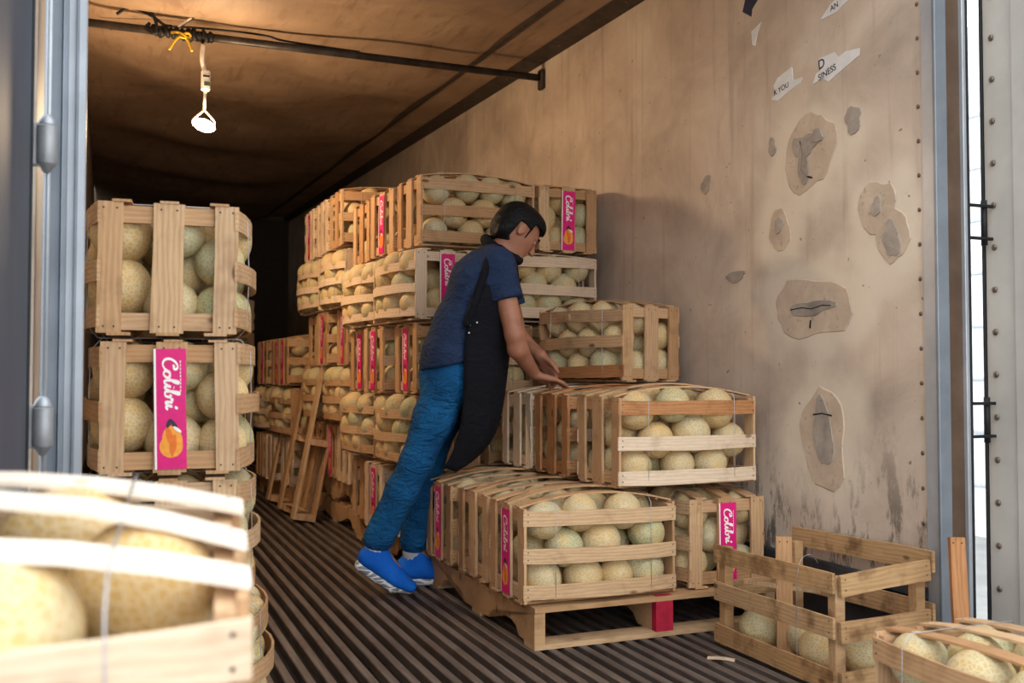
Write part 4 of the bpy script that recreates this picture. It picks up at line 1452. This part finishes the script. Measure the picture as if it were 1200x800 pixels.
# ------------------------------------------------------------------ melons: the largest in view one by one, the rest joined
P = np.array([m[0][:] for m in MEL]); Rr = np.array([m[1] for m in MEL])
best = np.zeros(len(P)); seen = np.zeros(len(P), bool)
rs = np.random.RandomState(2)
offs = [(a_, b_) for a_ in (-.7, 0, .7) for b_ in (-.7, 0, .7)]
for ci, camp in enumerate((np.array((0, 0, .95)), np.array((.55, -.2, .95)), np.array((-.45, .2, .95)), np.array((.2, 0, 1.35)))):
    D = P - camp
    dist = np.linalg.norm(D, axis=1)
    for i in range(len(P)):
        w = D[i] / dist[i]
        s1 = np.cross(w, (0, 0, 1)); s1 /= np.linalg.norm(s1); s2 = np.cross(s1, w)
        near = (dist < dist[i] + .02)
        near[i] = False
        cand = np.argwhere(near & ((D @ w) > 0) & (np.linalg.norm(D - (D @ w)[:, None] * w, axis=1) < Rr + .16 ))[:, 0]
        vis = 0
        for (a_, b_) in offs:
            tgt = P[i] + (s1 * a_ + s2 * b_) * Rr[i]
            v = tgt - camp; L_ = np.linalg.norm(v); v /= L_
            if len(cand):
                t_ = D[cand] @ v
                dd = np.linalg.norm(D[cand] - t_[:, None] * v, axis=1)
                if ((dd < Rr[cand]) & (t_ < L_)).any():
                    continue
            vis += 1
        if vis:
            seen[i] = True
        if ci == 0:
            # in the frame?
            cx = D[i] @ np.array((.9259, -.3778, 0)); cz = D[i] @ np.array((.3778, .9259, 0))
            u_ = 600 + 1167 * cx / max(cz, .05); v_ = 438 - 1167 * D[i][2] / max(cz, .05)
            mrg = 1167 * Rr[i] / max(cz, .05)
            inside = cz > .2 and -mrg < u_ < 1200 + mrg and -mrg < v_ < 800 + mrg
            best[i] = vis * (Rr[i] / dist[i]) ** 2 if inside else 0
order = np.argsort(-best)
single = [i for i in order[:300] if best[i] > 0]
sset = set(single)
def melon_mesh(name, sub, seed):
    rs_ = np.random.RandomState(seed)
    bm = bmesh.new()
    bmesh.ops.create_icosphere(bm, subdivisions=sub, radius=1)
    ax = 1 + rs_.uniform(0, .08)
    for v in bm.verts:
        a_ = math.atan2(v.co.y, v.co.x)
        rr_ = 1 + .008 * math.cos(a_ * 10) * (1 - v.co.z ** 2) + .012 * math.sin(3 * v.co.x + seed) * math.cos(2 * v.co.y)
        v.co = v.co * rr_
        v.co.z *= ax
        if v.co.z > .93 * ax:
            v.co.z -= (v.co.z - .93 * ax) * .6
    return bm_mesh(bm, name, True, M_melon)
MM = [melon_mesh('melon', 4, s_) for s_ in range(5)]
# scale baked per mesh so that rind texture keeps its size: unit melon of radius .065
for me in MM:
    me.transform(Matrix.Scale(.065, 4))
# say which melon of its crate each one is: row by height, then its place counted from the left
MLAB = {}
NTH = ['leftmost', 'second from left', 'third from left', 'fourth from left', 'fifth from left', 'sixth from left', 'seventh from left', 'eighth from left', 'ninth from left', 'tenth from left', 'eleventh from left', 'twelfth from left']
rowsd = {}
for i in single:
    p, r, ci = MEL[i]
    lz = p.z - CRATES[ci][0].location.z
    rw = 'lower' if lz < .128 else ('middle' if lz < .215 else 'upper')
    rowsd.setdefault((ci, rw), []).append(i)
for (ci, rw), li in rowsd.items():
    li.sort(key=lambda i: (P[i] @ np.array((.9259, -.3778, 0))) / (P[i] @ np.array((.3778, .9259, 0))))
    for k, i in enumerate(li):
        MLAB[i] = f'netted melon, {NTH[min(k, 11)]}, {rw} row, {CRATES[ci][1]}'
for i in single:
    p, r, ci = MEL[i]
    o = bpy.data.objects.new('melon', MM[rnd.randint(0, 4)])
    COL.objects.link(o)
    o.location = p
    o.rotation_euler = (rnd.uniform(0, 6.28), rnd.uniform(0, 6.28), rnd.uniform(0, 6.28))
    o.scale = (r / .065,) * 3
    sh = CRATES[ci][1]
    tag(o, MLAB[i], 'melon', f'melons in {sh}')
rest = [i for i in range(len(P)) if i not in sset and seen[i]]
bm = bmesh.new()
bmesh.ops.create_icosphere(bm, subdivisions=3, radius=1)
tv = np.array([v.co[:] for v in bm.verts])
tf = np.array([[v.index for v in f.verts] for f in bm.faces])
bm.free()
VV, FF = [], []
for j, i in enumerate(rest):
    VV.append(tv * (Rr[i] * np.array((1, 1, 1.0))) + P[i]); FF.append(tf + j * len(tv))
if VV:
    me = bpy.data.meshes.new('melons')
    me.from_pydata(np.concatenate(VV).tolist(), [], np.concatenate(FF).tolist())
    me.polygons.foreach_set('use_smooth', [True] * len(me.polygons))
    o = obj('packed_melons', me, M_melon)
    tag(o, 'the remaining netted melons packed deep in the crates and farther stacks', 'melons', kind='stuff')
print('MELONS', len(MEL), 'single', len(single), 'rest', len(rest), 'crates', len(CRATES))
